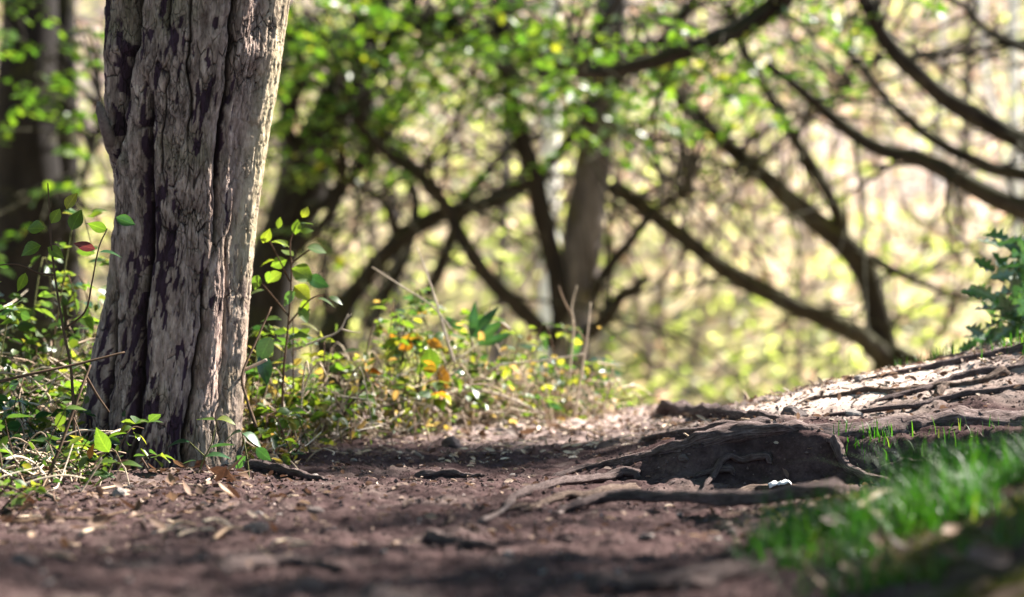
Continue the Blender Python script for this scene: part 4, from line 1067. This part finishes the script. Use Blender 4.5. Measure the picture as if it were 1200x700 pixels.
MARKS = [("the old trunk's right foot", 290, 550), ("the old trunk's left foot", 110, 560), ("the bottom left corner", 20, 690), ("the left edge", 8, 605), ("the pale stick left of the hollow", 583, 608),
         ("the white scrap", 912, 574), ("the mossy round stone", 392, 516), ("the dark clod in mid path", 530, 528), ("the small dark bottom root", 540, 645), ("the pale oblong pebble", 757, 642),
         ("the bottom edge at centre", 560, 695), ("the flat dark chip", 300, 627), ("the dark skyline root", 800, 490), ("the centre tree's foot", 660, 495), ("the flat dark root in the path", 520, 562),
         ("the grassy bank's left end", 860, 670), ("the yellow-leaved bush", 475, 495), ("the round-leaved shrub", 345, 505), ("the grey litter stick", 80, 616), ("the bottom right corner", 1190, 690), ("the pinkish leaf in the grass", 1005, 640),
         ("the bottom left path edge", 200, 690), ("the seedling before the old trunk", 232, 575), ("the far grey stone in the litter", 140, 582), ("the right edge moss", 1180, 620), ("the bank's bare foot", 990, 690), ("the shaded bank middle", 1095, 665), ("the straw bramble on the crest", 590, 495), ("the last low bramble", 705, 498)]
def by(px, py):
    return min(MARKS, key=lambda m_: math.hypot(px - m_[1], (py - m_[2]) * 2))[0]
# ---- canes, dead stalks and twigs standing or leaning among the undergrowth
def cane(name, label, cat, pts, r0, r1, mat, forks=(), group=None):
    p = [np.array(P(*q)) for q in pts]
    O = p[0]
    V, Fs = tube(cr([q - O for q in p], 22), np.linspace(r0, r1, 22), 7, .2, int(rng.integers(999)))
    if forks:
        t = thing(name, label, cat, tuple(O), group)
        link("stem", mesh_from("stem", V, Fs, [M[mat]]), t)
        for fk in forks:
            V, Fs = tube(cr([np.array(P(*q)) - O for q in fk], 10), np.linspace(r1 * 1.4, r1 * .6, 10), 6, .2, 5)
            link("side_shoot", mesh_from("side_shoot", V, Fs, [M[mat]]), t)
    else:
        o = link(name, mesh_from(name, V, Fs, [M[mat]]), None, tuple(O)); tag(o, label, cat, group)
GS = "dead stalks in the undergrowth"
cane("bramble_cane", "long reddish cane lying aslant left of the old trunk, its tip touching the bark", "cane", [(-20, 452, 4.5), (30, 440, 4.5), (90, 427, 4.55), (146, 413, 4.6)], .0035, .002, 'stem', group=GS)
cane("bramble_cane", "brown cane rising from the bottom left towards the old trunk", "cane", [(46, 585, 4.2), (70, 525, 4.25), (92, 465, 4.3), (106, 428, 4.35)], .0035, .0022, 'stem', [[(100, 440, 4.34), (115, 465, 4.34), (128, 483, 4.34)]], GS)
cane("dead_stalk", "pale upright dead stalk leaning left above the yellow-leaved bush", "stalk", [(532, 425, 5.7), (520, 385, 5.7), (505, 335, 5.7), (489, 290, 5.7)], .0042, .0015, 'stem_pale', group=GS)
cane("dead_stalk", "thin straw stalk crossing the pale upright stalk from the left", "stalk", [(528, 385, 5.6), (505, 358, 5.6), (470, 335, 5.6), (436, 313, 5.6)], .0022, .0013, 'stem_pale', group=GS)
cane("dead_stalk", "forked pinkish dead stalk standing before the centre trunk", "stalk", [(664, 470, 6.2), (668, 430, 6.2), (672, 385, 6.2), (670, 360, 6.2), (676, 335, 6.2)], .0036, .0018, 'stem_dry', [[(671, 372, 6.2), (660, 350, 6.2), (655, 335, 6.2)]], GS)
cane("dead_stalk", "upright reddish dead stalk just right of the forked one", "stalk", [(673, 490, 6.1), (681, 440, 6.1), (688, 395, 6.1), (692, 355, 6.1)], .004, .0018, 'stem_dry', [[(686, 400, 6.1), (678, 388, 6.1), (670, 378, 6.1)]], GS)
cane("dead_stalk", "dry stalk arching over the bramble left of the centre tree", "stalk", [(560, 440, 6.0), (590, 428, 6.0), (640, 422, 6.0), (684, 415, 6.0)], .0038, .002, 'stem_pale', group=GS)
cane("dead_stalk", "pale thick stalk lying low through the bramble on the crest", "stalk", [(525, 462, 5.9), (560, 458, 5.9), (600, 468, 5.9), (640, 488, 5.9)], .005, .003, 'stem_pale', group=GS)
cane("dead_stalk", "forked dry tip above the tangle right of the round-leaved shrub", "stalk", [(345, 410, 5.2), (375, 398, 5.2), (397, 388, 5.2), (408, 368, 5.2)], .003, .0014, 'stem_pale', [[(400, 386, 5.2), (412, 389, 5.2), (422, 390, 5.2)], [(405, 374, 5.2), (412, 368, 5.2)]], GS)
cane("dead_twig", "black bent twig sticking up at the crest's right end of the brambles", "twig", [(733, 492, 6.3), (722, 478, 6.3), (708, 462, 6.3)], .0035, .0016, 'stem', [[(722, 470, 6.25), (745, 467, 6.25), (775, 464, 6.25)]], GS)
cane("dead_twig", "dark forked twig poking up left of the yellow-leaved bush", "twig", [(400, 492, 5.3), (412, 472, 5.3), (425, 458, 5.3), (434, 450, 5.3)], .003, .0016, 'stem', [[(404, 486, 5.3), (394, 470, 5.3), (386, 452, 5.3)]], GS)
cane("dead_twig", "pale broken stick jutting from the old trunk's right side", "stick", [(280, 437, 4.9), (295, 430, 4.88), (312, 422, 4.86)], .0042, .003, 'stem_pale', group=GS)
cane("dead_twig", "dark stick leaning against the old trunk's right foot", "stick", [(300, 500, 4.7), (290, 470, 4.75), (284, 440, 4.8), (300, 400, 4.85), (318, 360, 4.9)], .0035, .0018, 'stem', group=GS)
for k in range(26):
    px = rng.uniform(305, 715); d = float(np.interp(px, [300, 500, 720], [5.15, 5.75, 6.35])) + rng.normal(0, .12)
    a = rng.normal(0, .7); ln = rng.uniform(35, 95); bt = 350 + (CAM_H - g1((px - 600) / FPX * d, d)) / d * FPX
    cane("dead_stalk", "%s dry stalk %s in the brambles near %s" % ("short" if ln < 60 else "tall", "leaning left" if a < -.35 else "leaning right" if a > .35 else "standing upright", by(px, bt)), "stalk",
         [(px, bt + 2, d), (px + math.sin(a) * ln * .5 + rng.normal(0, 4), bt - math.cos(a) * ln * .5, d), (px + math.sin(a * 1.3) * ln, bt - math.cos(a * 1.2) * ln, d)], rng.uniform(.0015, .0028), .001, 'stem_dry', group="thin dry stalks along the crest")

# ------------------------------------------------------------------ roots across the path
def root_mat(name, stops):
    m, nt, out = new_mat(name)
    al = N(nt, "ShaderNodeAttribute", attribute_name="al").outputs["Fac"]; an = N(nt, "ShaderNodeAttribute", attribute_name="an").outputs["Vector"]
    tc = N(nt, "ShaderNodeTexCoord")
    v = N(nt, "ShaderNodeVectorMath", operation='SCALE'); v.inputs["Scale"].default_value = 1.6; nt.links.new(an, v.inputs[0])
    sp = N(nt, "ShaderNodeSeparateXYZ"); nt.links.new(v.outputs[0], sp.inputs[0])
    ml = N(nt, "ShaderNodeMath", operation='MULTIPLY'); nt.links.new(al, ml.inputs[0]); ml.inputs[1].default_value = 9.0
    cb = N(nt, "ShaderNodeCombineXYZ"); nt.links.new(ml.outputs[0], cb.inputs[0]); nt.links.new(sp.outputs[0], cb.inputs[1]); nt.links.new(sp.outputs[1], cb.inputs[2])
    g = noise_tex(nt, 3.2, 6, .72, cb.outputs[0], .8)
    c = ramp(nt, g, stops)
    b2 = noise_tex(nt, 60, 4, .7, tc.outputs["Object"])
    c = mixc(nt, .7, c, ramp(nt, b2, [(.35, (.55, .5, .48)), (.6, (1.15, 1.1, 1.08)), (.75, (1.6, 1.5, 1.4))]), 'MULTIPLY')
    h = N(nt, "ShaderNodeMath", operation='MULTIPLY_ADD'); nt.links.new(g, h.inputs[0]); h.inputs[1].default_value = 2.2; nt.links.new(b2, h.inputs[2])
    p = setin(N(nt, "ShaderNodeBsdfPrincipled"), {"Roughness": .95, "Specular IOR Level": .06})
    nt.links.new(c, p.inputs["Base Color"]); nt.links.new(bump(nt, h.outputs[0], .8, .008), p.inputs["Normal"])
    nt.links.new(p.outputs[0], out.inputs[0])
    return m
M['root_g'] = root_mat('root_grain', [(.32, (0.03674, 0.02462, 0.02435)), (.48, (0.1122, 0.08208, 0.07749)), (.62, (0.2041, 0.158, 0.1506)), (.78, (0.347, 0.277, 0.2657))])
M['root_pale_g'] = root_mat('root_pale_grain', [(.32, (0.04647, 0.0316, 0.02417)), (.48, (0.1301, 0.09295, 0.07436)), (.62, (0.2138, 0.158, 0.1301)), (.78, (0.3067, 0.2417, 0.1952))])
def root(label, pts, r0, r1, mat='root', sink=.35, n=60, rough=.45, lift=0.0, flat=.8, forks=()):
    """pts are photo pixels on the ground; the root follows the soil, partly buried"""
    w = [hit(*q) for q in pts]
    c = cr([(a, b) for a, b, _ in w], n)
    rad = np.interp(np.linspace(0, 1, n), [0, .15, .5, .85, 1], [r0, r0, (r0 + r1) / 2, r1, r1 * .4])
    rad = rad * (1 + .18 * fbm(np.linspace(0, 7, n), np.full(n, rng.random() * 40), 2, 3))
    z = G(c[:, 0], c[:, 1], False)
    z = z + .009 * (1 - .8 * np.exp(-((c[:, 0] - .8) / .4) ** 2 - ((c[:, 1] - 5.25) / .45) ** 2)) + rad * (1 - 2 * sink) * flat + lift * np.sin(np.linspace(0, np.pi, n)) + .006 * fbm(np.linspace(0, 6, n), np.full(n, rng.random() * 30), 2, 9)
    z[-3:] -= rad[-3:] * 1.2; z[:2] -= rad[:2] * .8
    c = np.column_stack([c[:, 0], c[:, 1], z])
    O = c[n // 2].copy()
    sides = 18
    V, Fs = tube(c - O, rad, sides, rough, int(rng.integers(999)), flat)
    L = np.concatenate([[0], np.cumsum(np.linalg.norm(np.diff(c, axis=0), axis=1))])
    th = np.linspace(0, 2 * np.pi, sides, endpoint=False)
    LL = np.repeat(L, sides); TH = np.tile(th, n)
    # ridges and knots along the root
    k = (.13 * fbm(LL * 7 + 3, np.cos(TH) * 2.2 + np.sin(TH) * 3.1 + 5, 3, 77) + .16 * fbm(LL * 30, np.sin(TH) * 2 + np.cos(TH) * 1.3, 2, 78) + .07 * np.cos(5 * TH + 6 * fbm(LL * 3, LL * 0, 2, 79)))
    V[:n * sides] += (V[:n * sides] - np.repeat(c - O, sides, 0)) * k[:, None]
    me = mesh_from("exposed_root", V, Fs, [M[mat + '_g']], {"al": np.concatenate([LL, [L[0], L[-1]]])})
    at = me.attributes.new("an", 'FLOAT_VECTOR', 'POINT')
    at.data.foreach_set("vector", np.vstack([np.column_stack([np.cos(TH), np.sin(TH), 0 * TH]), np.zeros((2, 3))]).astype(np.float32).ravel())
    o = link("exposed_root", me, None, tuple(O))
    return tag(o, label, "root", "exposed tree roots")
root("large dark root ridge crossing the path from the right edge above the grass", [(1290, 496), (1180, 501), (1080, 503), (1000, 508), (930, 510), (870, 512), (825, 520), (785, 531), (740, 543), (690, 551), (640, 562)], .040, .014, 'root', .70, 130, .6, flat=.75)
root("smooth low root in front of the shaded hollow, arching over its own shadow", [(985, 588), (950, 596), (905, 603), (850, 608), (790, 605), (735, 600), (690, 600), (650, 610)], .015, .010, 'root', .15, 90, .25, .012)
root("pale root left of the shaded hollow bending down the path", [(750, 561), (715, 566), (675, 573), (635, 580), (605, 590), (590, 604)], .012, .007, 'root', .35, 70, .3, .002)
root("flat pale root lying along the white scrap in front of the hollow", [(965, 578), (920, 583), (870, 586), (820, 590)], .016, .012, 'root_pale', .45, 50, .3)
root("thin root running down into the hollow under the ridge", [(905, 545), (870, 556), (840, 568), (822, 580)], .010, .006, 'root', .2, 40, .3, .006)
root("crooked root dropping from the ridge behind the grass tuft", [(975, 528), (980, 545), (992, 562), (1020, 570), (1050, 574)], .011, .008, 'root', .2, 50, .3, .004)
root("short root between the crooked root and the grass", [(1085, 556), (1050, 558), (1015, 563)], .010, .007, 'root', .3, 36)
root("uppermost dark root on the crest below the holly", [(1240, 405), (1180, 415), (1130, 425), (1080, 434), (1030, 443), (990, 449)], .018, .008, 'root', .55, 80, .4)
root("dark forked root lying across the right half of the sandy mound", [(1230, 428), (1170, 436), (1120, 447), (1085, 459), (1050, 468), (1020, 478)], .012, .006, 'root', .5, 80, .4)
root("long thin root along the foot of the sandy mound", [(1240, 455), (1170, 461), (1110, 470), (1060, 482), (1000, 487), (955, 493)], .009, .005, 'root', .55, 80, .35)
root("pale sunlit root along the top of the sandy mound", [(1090, 456), (1050, 459), (1010, 461), (960, 468), (925, 480)], .010, .005, 'root_pale', .55, 70, .3)
root("pale stub of root with a bright cut end on the mound's right side", [(1098, 466), (1104, 460), (1110, 455)], .009, .007, 'root_pale', .1, 20)
root("thin root branching towards the sandy mound's middle", [(1180, 440), (1140, 452), (1100, 456), (1065, 462), (1040, 464)], .009, .004, 'root_pale', .3, 70, .4)
root("thin bare root hanging in the left half of the hollow", [(860, 558), (835, 562), (805, 570), (780, 576)], .008, .004, 'root', .2, 40, .3)
root("low pale root reaching left from the hollow across the path", [(745, 575), (700, 584), (660, 590), (620, 600), (575, 606)], .010, .004, 'root_pale', .4, 60, .4)
root("dark lump of root on the skyline left of the sandy mound", [(774, 490), (800, 490), (840, 492), (880, 494), (925, 497)], .022, .010, 'root', .2, 60, .9)
root("root just behind the ridge casting a thin shadow on the lit path", [(900, 503), (850, 508), (800, 513), (740, 519)], .014, .007, 'root', .35, 60, .3)
root("blurred root at the bottom edge left of the grassy bank", [(690, 697), (760, 694), (820, 684), (880, 668), (930, 655)], .012, .010, 'root', .3, 60)
root("second blurred root beside the grass at the bottom", [(800, 699), (850, 690), (900, 676), (940, 668)], .010, .008, 'root', .3, 50)
root("small dark root breaking the path surface, bottom centre", [(500, 637), (525, 643), (552, 648), (585, 649)], .011, .006, 'root', .35, 40)
root("flat dark root flush with the path below the shadow patch", [(486, 562), (515, 562), (545, 562), (568, 563)], .010, .006, 'root', .5, 40)
root("faint root ridge across the bottom left of the path", [(255, 676), (310, 668), (360, 667), (400, 674)], .012, .006, 'root', .5, 40)
root("low half-buried root at the foot of the old tree, pointing right", [(288, 552), (320, 555), (350, 561), (385, 566)], .016, .006, 'root', .5, 40)

# ------------------------------------------------------------------ stones, fallen leaves, twigs, scrap
def rock_mesh(name, mat, seed, sub=2, sq=(1, .8, .55)):
    import bmesh
    bm = bmesh.new(); bmesh.ops.create_icosphere(bm, subdivisions=sub, radius=1)
    r2 = np.random.default_rng(seed); k = r2.normal(size=(7, 3)); k = unit(k); o = r2.uniform(.55, .95, 7)
    for v in bm.verts:
        c = np.array(v.co)
        for kk, oo in zip(k, o):
            dd = c.dot(kk) - oo
            if dd > 0: c = c - kk * dd * .9
        c = c * (1 + .06 * r2.normal())
        v.co = Vector(c * np.array(sq))
    me = bpy.data.meshes.new(name); bm.to_mesh(me); bm.free(); me.materials.append(M[mat])
    for p_ in me.polygons: p_.use_smooth = False
    return me

rocks = [rock_mesh("stone", 'stone', s, 2, (1, .8, .5 + .05 * s)) for s in range(4)]
rocksd = [rock_mesh("stone", 'stone_dark', 10 + s, 3, (1, .85, .7)) for s in range(3)]
def stone(label, px, py, wpx, dark=False, group="stones on the path", sink=.25, h=1.0):
    x, y, z = hit(px, py); s = wpx / FPX * y * .5
    o = link("stone", random.choice(rocksd if dark else rocks), None, (x, y, z + s * .4 * h - s * sink * .5))
    o.scale = (s, s, s * h); o.rotation_euler = (random.uniform(-.2, .2), random.uniform(-.2, .2), random.uniform(0, 6.28))
    return tag(o, label, "stone", group)
stone("dark pointed stone at the left foot of the sandy mound", 931, 492, 34, True, h=.9)
stone("dark clod at the old-trunk end of the shadow patch, middle of the path", 530, 528, 26, True)
stone("pale rounded stone at the foot of the mound beside the pointed stone", 1000, 487, 24, h=.8)
stone("greyish clod on the mound's skyline", 1008, 447, 18)
stone("pale oblong pebble on the lit path near the bottom of the grass", 757, 642, 24, h=.6)
stone("small pale pebble in front of the flat root", 800, 589, 14)
stone("grey stone half buried at the left edge of the litter", 140, 582, 22)
stone("dark clod in the leaf litter at the left edge", 28, 668, 34, True)
stone("dark clod beside the litter, lower left", 75, 662, 22, True)
stone("mossy round stone below the brambles, right of the old trunk", 392, 516, 18)
stone("dark stone on the path beneath the old trunk", 372, 607, 26, True, h=.5)
stone("flat dark chip on the path, lower left of centre", 300, 627, 40, True, h=.3)
for k in range(34):
    px, py = rng.uniform(10, 880), rng.uniform(500, 695)
    sz_, dk = rng.uniform(8, 15), rng.random() < .35
    stone("%s %s pebble lying loose on the earth near %s" % ("tiny" if sz_ < 11 else "small", "dark" if dk else "pale", by(px, py)), px, py, sz_, dk, "small pebbles on the path")

def flat_leaf(label, px, py, lpx, group, kind='dead', cat="fallen leaf"):
    x, y, z = hit(px, py); s = lpx / FPX * y
    a = rng.uniform(0, 6.28); dv = Vector((math.cos(a), math.sin(a), rng.normal(.1, .25))).normalized()
    nn = Vector((rng.normal(0, .45), rng.normal(0, .45) - .2, 1)); sd = dv.cross(nn).normalized(); u = sd.cross(dv)
    o = bpy.data.objects.new("fallen_leaf", random.choice(LV[kind])); C.objects.link(o)
    mt = Matrix((sd * s, dv * s, u * s)).transposed().to_4x4(); mt.translation = Vector((x, y, z + s * .22 + .003)); o.matrix_basis = mt
    return tag(o, label, cat, group)
flat_leaf("large curled brown leaf at the foot of the old trunk", 245, 566, 40, "dead leaves on the ground")
flat_leaf("pale dry leaf standing up before the old trunk's right foot", 262, 565, 30, "dead leaves on the ground")
flat_leaf("pinkish dry leaf caught in the grass on the right bank", 1005, 640, 44, "dead leaves on the ground")
flat_leaf("brown leaf in the bottom right corner of the grassy bank", 1185, 672, 70, "dead leaves on the ground")
flat_leaf("tan leaf on the path right of the old tree's foot", 276, 596, 26, "dead leaves on the ground")
for k in range(70):
    if k < 46:
        px, py = rng.uniform(0, 330), 545 + abs(rng.normal(0, 1)) * 45 + rng.uniform(0, 20)
        lb, gp = "curled dead leaf in the left litter", "dead leaves in the left litter"
    else:
        px, py = rng.uniform(300, 740), rng.uniform(489, 515)
        lb, gp = "dry leaf at the brambles' edge", "dead leaves along the crest"
    py = min(py, 695); ll = rng.uniform(14, 30)
    flat_leaf("%s %s, nearest %s" % ("small" if ll < 20 else "larger", lb, by(px, py)), px, py, ll, gp)
for k in range(14):
    px, py, ll = rng.uniform(960, 1195), rng.uniform(620, 698), rng.uniform(22, 40)
    flat_leaf("%s dead leaf among moss, nearest %s" % ("small" if ll < 31 else "larger", by(px, py)), px, py, ll, "dead leaves on the mossy bank")

def ground_twig(label, pts, r, mat='stem_dry', group="fallen twigs", lift=.004):
    w = [np.array(hit(*q)) + np.array([0, 0, r + lift]) for q in pts]
    O = w[0].copy()
    V, Fs = tube(cr([q - O for q in w], 16), np.linspace(r, r * .6, 16), 7, .25, int(rng.integers(999)))
    o = link("fallen_twig", mesh_from("fallen_twig", V, Fs, [M[mat]]), None, tuple(O))
    return tag(o, label, "twig", group)
ground_twig("pale stick lying left of the shaded hollow", [(563, 617), (585, 608), (603, 600)], .0048, 'root')
ground_twig("thin twig upright against the crest below the brambles", [(524, 492), (515, 478), (510, 470)], .002)
ground_twig("long dry twig along the edge of the brambles", [(490, 497), (530, 495), (575, 492)], .003)
ground_twig("grey stick lying in the litter before the old trunk", [(15, 622), (60, 616), (110, 612), (150, 606)], .0028, 'stem')
ground_twig("pale bent straw on the path beside the old trunk", [(330, 540), (342, 552), (356, 562)], .0022)
ground_twig("thin pale stick in the right grass, bent upwards", [(1003, 640), (1030, 620), (1052, 606)], .004, lift=.03)
for k in range(60):
    if k < 36:
        px, py = rng.uniform(0, 340), rng.uniform(552, 660); lb, gp = "twig in the left litter", "twigs in the left litter"
    else:
        px, py = rng.uniform(380, 900), rng.uniform(492, 520); lb, gp = "dry twig on the path crest", "twigs on the crest"
    a = rng.uniform(-.4, .4); ln = rng.uniform(12, 42)
    lb = "%s %s, nearest %s" % ("short" if ln < 26 else "longer", lb, by(px + ln / 2, py))
    ground_twig(lb, [(px, py), (px + ln * .5, py + a * ln * .3 + rng.normal(0, 1.5)), (px + ln, py + a * ln * .5)], rng.uniform(.0012, .0028), 'stem_dry' if rng.random() < .65 else 'stem', gp)

# crumpled white scrap in front of the ridge
x, y, z = hit(914, 583)
s = 27 / FPX * y
px_ = np.linspace(-.5, .5, 13); py_ = np.linspace(-.3, .3, 8)
PX, PY = np.meshgrid(px_, py_)
PZ = .22 * np.abs(fbm(PX * 5 + 3, PY * 5, 3, 301)) + .10 + .12 * np.exp(-((PX - .28) / .13) ** 2) - .3 * np.maximum(0, np.hypot(PX / .5, PY / .3) - .8)
ii = np.arange(PX.size).reshape(PX.shape)
F = np.stack([ii[:-1, :-1], ii[:-1, 1:], ii[1:, 1:], ii[1:, :-1]], -1).reshape(-1, 4)
V = np.stack([PX * s, PY * s, PZ * s], -1).reshape(-1, 3)
o = link("paper_scrap", mesh_from("paper_scrap", V, F, [M['paper']]), None, (x, y, z + .012))
so = o.modifiers.new("thickness", 'SOLIDIFY'); so.thickness = .001
tag(o, "crumpled scrap of white paper lying on the flat root before the hollow", "paper")

# ------------------------------------------------------------------ loose soil, leaf bits, grass, moss
def crumbs(n, xs, ys, smin, smax, rn):
    base = np.array([(1, 0, 0), (-.5, .87, 0), (-.5, -.87, 0), (0, 0, 1), (0, 0, -.6)], float)
    f = np.array([(0, 1, 3), (1, 2, 3), (2, 0, 3), (1, 0, 4), (2, 1, 4), (0, 2, 4)])
    z = G(xs, ys)
    sz = smin + (smax - smin) * rng.random(n) ** 3
    a = rng.uniform(0, 2 * np.pi, n); ca, sa = np.cos(a), np.sin(a)
    st = rng.uniform(.6, 1.3, (n, 5, 3)) * base[None] * np.stack([np.ones(n), rng.uniform(.5, 1, n), rng.uniform(.4, .8, n)], 1)[:, None, :]
    V = np.stack([st[..., 0] * ca[:, None] - st[..., 1] * sa[:, None], st[..., 0] * sa[:, None] + st[..., 1] * ca[:, None], st[..., 2]], -1) * sz[:, None, None]
    V += np.stack([xs, ys, z + sz * .2], 1)[:, None, :]
    F = (f[None] + (np.arange(n) * 5)[:, None, None]).reshape(-1, 3)
    return V.reshape(-1, 3), F, np.repeat(rn, 5)
n = 42000
ys = rng.uniform(2.4, 6.9, n); xs = rng.uniform(-.26, .27, n) * ys
V, F, R_ = crumbs(n, xs, ys, .0012, .0062, np.clip(rng.normal(.5, .25, n), 0, 1))
soil = link("soil_crumbs", mesh_from("soil_crumbs", V, F, [M['crumb']], {"rnd": R_}, False))
tag(soil, "loose crumbs of earth and grit over the path", "soil", None, "stuff")

n = 9000
ys = rng.uniform(3.2, 6.9, n); xs = rng.uniform(-.25, .25, n) * ys
wl = np.exp(-((xs + .95) / .45) ** 2) * 1.6 * sstep(3.3, 4.2, ys) + .9 * sstep(5.3, 5.9, ys) + .26 + .5 * sstep(.2, .5, xs) * sstep(4.5, 5, ys)
k = rng.random(n) < wl; xs, ys = xs[k], ys[k]; n = len(xs)
pos = np.stack([xs, ys, G(xs, ys) + .004], 1)
V, F = leaf_cards(pos, rand_unit(n) * [1, 1, .3], unit(rng.normal(0, .55, (n, 3)) + [0, 0, 1]), rng.uniform(.006, .022, n), .5, .4, .1)
tag(link("leaf_litter", mesh_from("leaf_litter", V, F, [M['litter']], {"rnd": np.repeat(rng.random(n), 6)})), "small broken bits of dry leaf and bark on the ground", "leaf litter", None, "stuff")

n = 4200
ys = rng.uniform(5.0, 6.9, n); xs = rng.uniform(-.24, .25, n) * ys
pos = np.stack([xs, ys, G(xs, ys) + .004], 1)
V, F = leaf_cards(pos, rand_unit(n) * [1, .8, .25], unit(rng.normal(0, .4, (n, 3)) + [0, 0, 1]), rng.uniform(.010, .032, n), .28, .4, .1)
tag(link("straw_chips", mesh_from("straw_chips", V, F, [M['straw']], {"rnd": np.repeat(np.clip(rng.normal(.5, .25, n), 0, 1), 6)})), "pale straw and bark chips strewn over the sunlit crest", "leaf litter", None, "stuff")

def blades(xs, ys, hmin, hmax, wid, lean=.6, hm=1.0):
    n = len(xs); z = G(xs, ys)
    h = (rng.uniform(hmin, hmax, n) * hm)[:, None]; a = rng.uniform(0, 2 * np.pi, n)
    d = np.stack([np.cos(a), np.sin(a), np.zeros(n)], 1); s = np.stack([-np.sin(a), np.cos(a), np.zeros(n)], 1)
    ln = (rng.random(n)[:, None] ** 1.3) * lean; w = rng.uniform(.6, 1.2, n)[:, None] * wid
    b = np.stack([xs, ys, z - .004], 1); up = np.array([0, 0, 1.0])
    r = []
    for t, ww in ((0, 1), (.4, .9), (.75, .6)):
        c = b + up * h * t * (1 - .25 * ln * t) + d * h * ln * t * t
        r += [c - s * w * ww * .5, c + s * w * ww * .5]
    r.append(b + up * h * (1 - .35 * ln) + d * h * ln * 1.05)
    V = np.stack(r, 1).reshape(-1, 3); i = (np.arange(n) * 7)[:, None]
    Q = np.vstack([i + [0, 1, 3, 2], i + [2, 3, 5, 4]]); T = i + np.array([[4, 5, 6]])
    return V, [Q, T], np.repeat(np.clip(rng.normal(.5, .25, n), 0, 1), 7)
n = 60000
ys = rng.uniform(2.5, 4.1, n); xs = rng.uniform(.2, 1.1, n)
px = 600 + xs / ys * FPX; zz = G(xs, ys, False); py = 350 + (CAM_H - zz) / ys * FPX
edge = .26 + .30 * sstep(2.9, 3.6, ys) + .3 * sstep(3.55, 3.85, ys) + .05 * fbm(xs * 6, ys * 6, 2, 401)
tuft = fbm(xs * 11, ys * 11, 3, 402)
den = sstep(0, .12, xs - edge) * (1 - sstep(3.75, 4.0, ys)) * (sstep(2.75, 3.05, ys + .35 * (xs - .3) * -1 + .1 * fbm(xs * 4, ys * 4, 2, 403)) * .75 + .25) * sstep(-.3, .15, tuft)
k = rng.random(n) < den
V, Fs, R_ = blades(xs[k], ys[k], .012, .075, .0027, 1.7, .55 + .9 * vnoise(xs[k] * 9, ys[k] * 9, 405))
tag(link("grass", mesh_from("grass", V, Fs, [M['grass']], {"rnd": R_})), "bright green grass on the bank at the lower right", "grass", None, "stuff")
n = 900
xs = np.concatenate([rng.normal(.655, .028, 90), rng.normal(.80, .05, 30), rng.normal(.99, .05, 120), rng.normal(1.12, .06, 160)])
ys = np.concatenate([rng.normal(4.44, .025, 90), rng.normal(4.42, .03, 30), rng.normal(5.62, .05, 120), rng.normal(5.2, .08, 160)])
V, Fs, R_ = blades(xs, ys, .015, .045, .0028)
tag(link("grass", mesh_from("grass", V, Fs, [M['grass']], {"rnd": R_})), "small grass tufts along the root ridge and mound", "grass", None, "stuff")
n = 14000
ys = rng.uniform(2.4, 4.4, n); xs = rng.uniform(.28, 1.1, n)
mk = (sstep(.3, .45, xs) * (1 - sstep(3.3, 3.7, ys)) + np.exp(-((ys - 4.34) / .035) ** 2) * sstep(.5, .6, xs)) * sstep(-.3, .3, fbm(xs * 10, ys * 10, 3, 73))
k = rng.random(n) < mk; xs, ys = xs[k], ys[k]; n = len(xs)
V, F, R_ = crumbs(n, xs, ys, .003, .009, rng.random(n))
tag(link("moss", mesh_from("moss", V, F, [M['moss']], {"rnd": R_}, False)), "olive moss cushions on the bank and root ridge", "moss", None, "stuff")
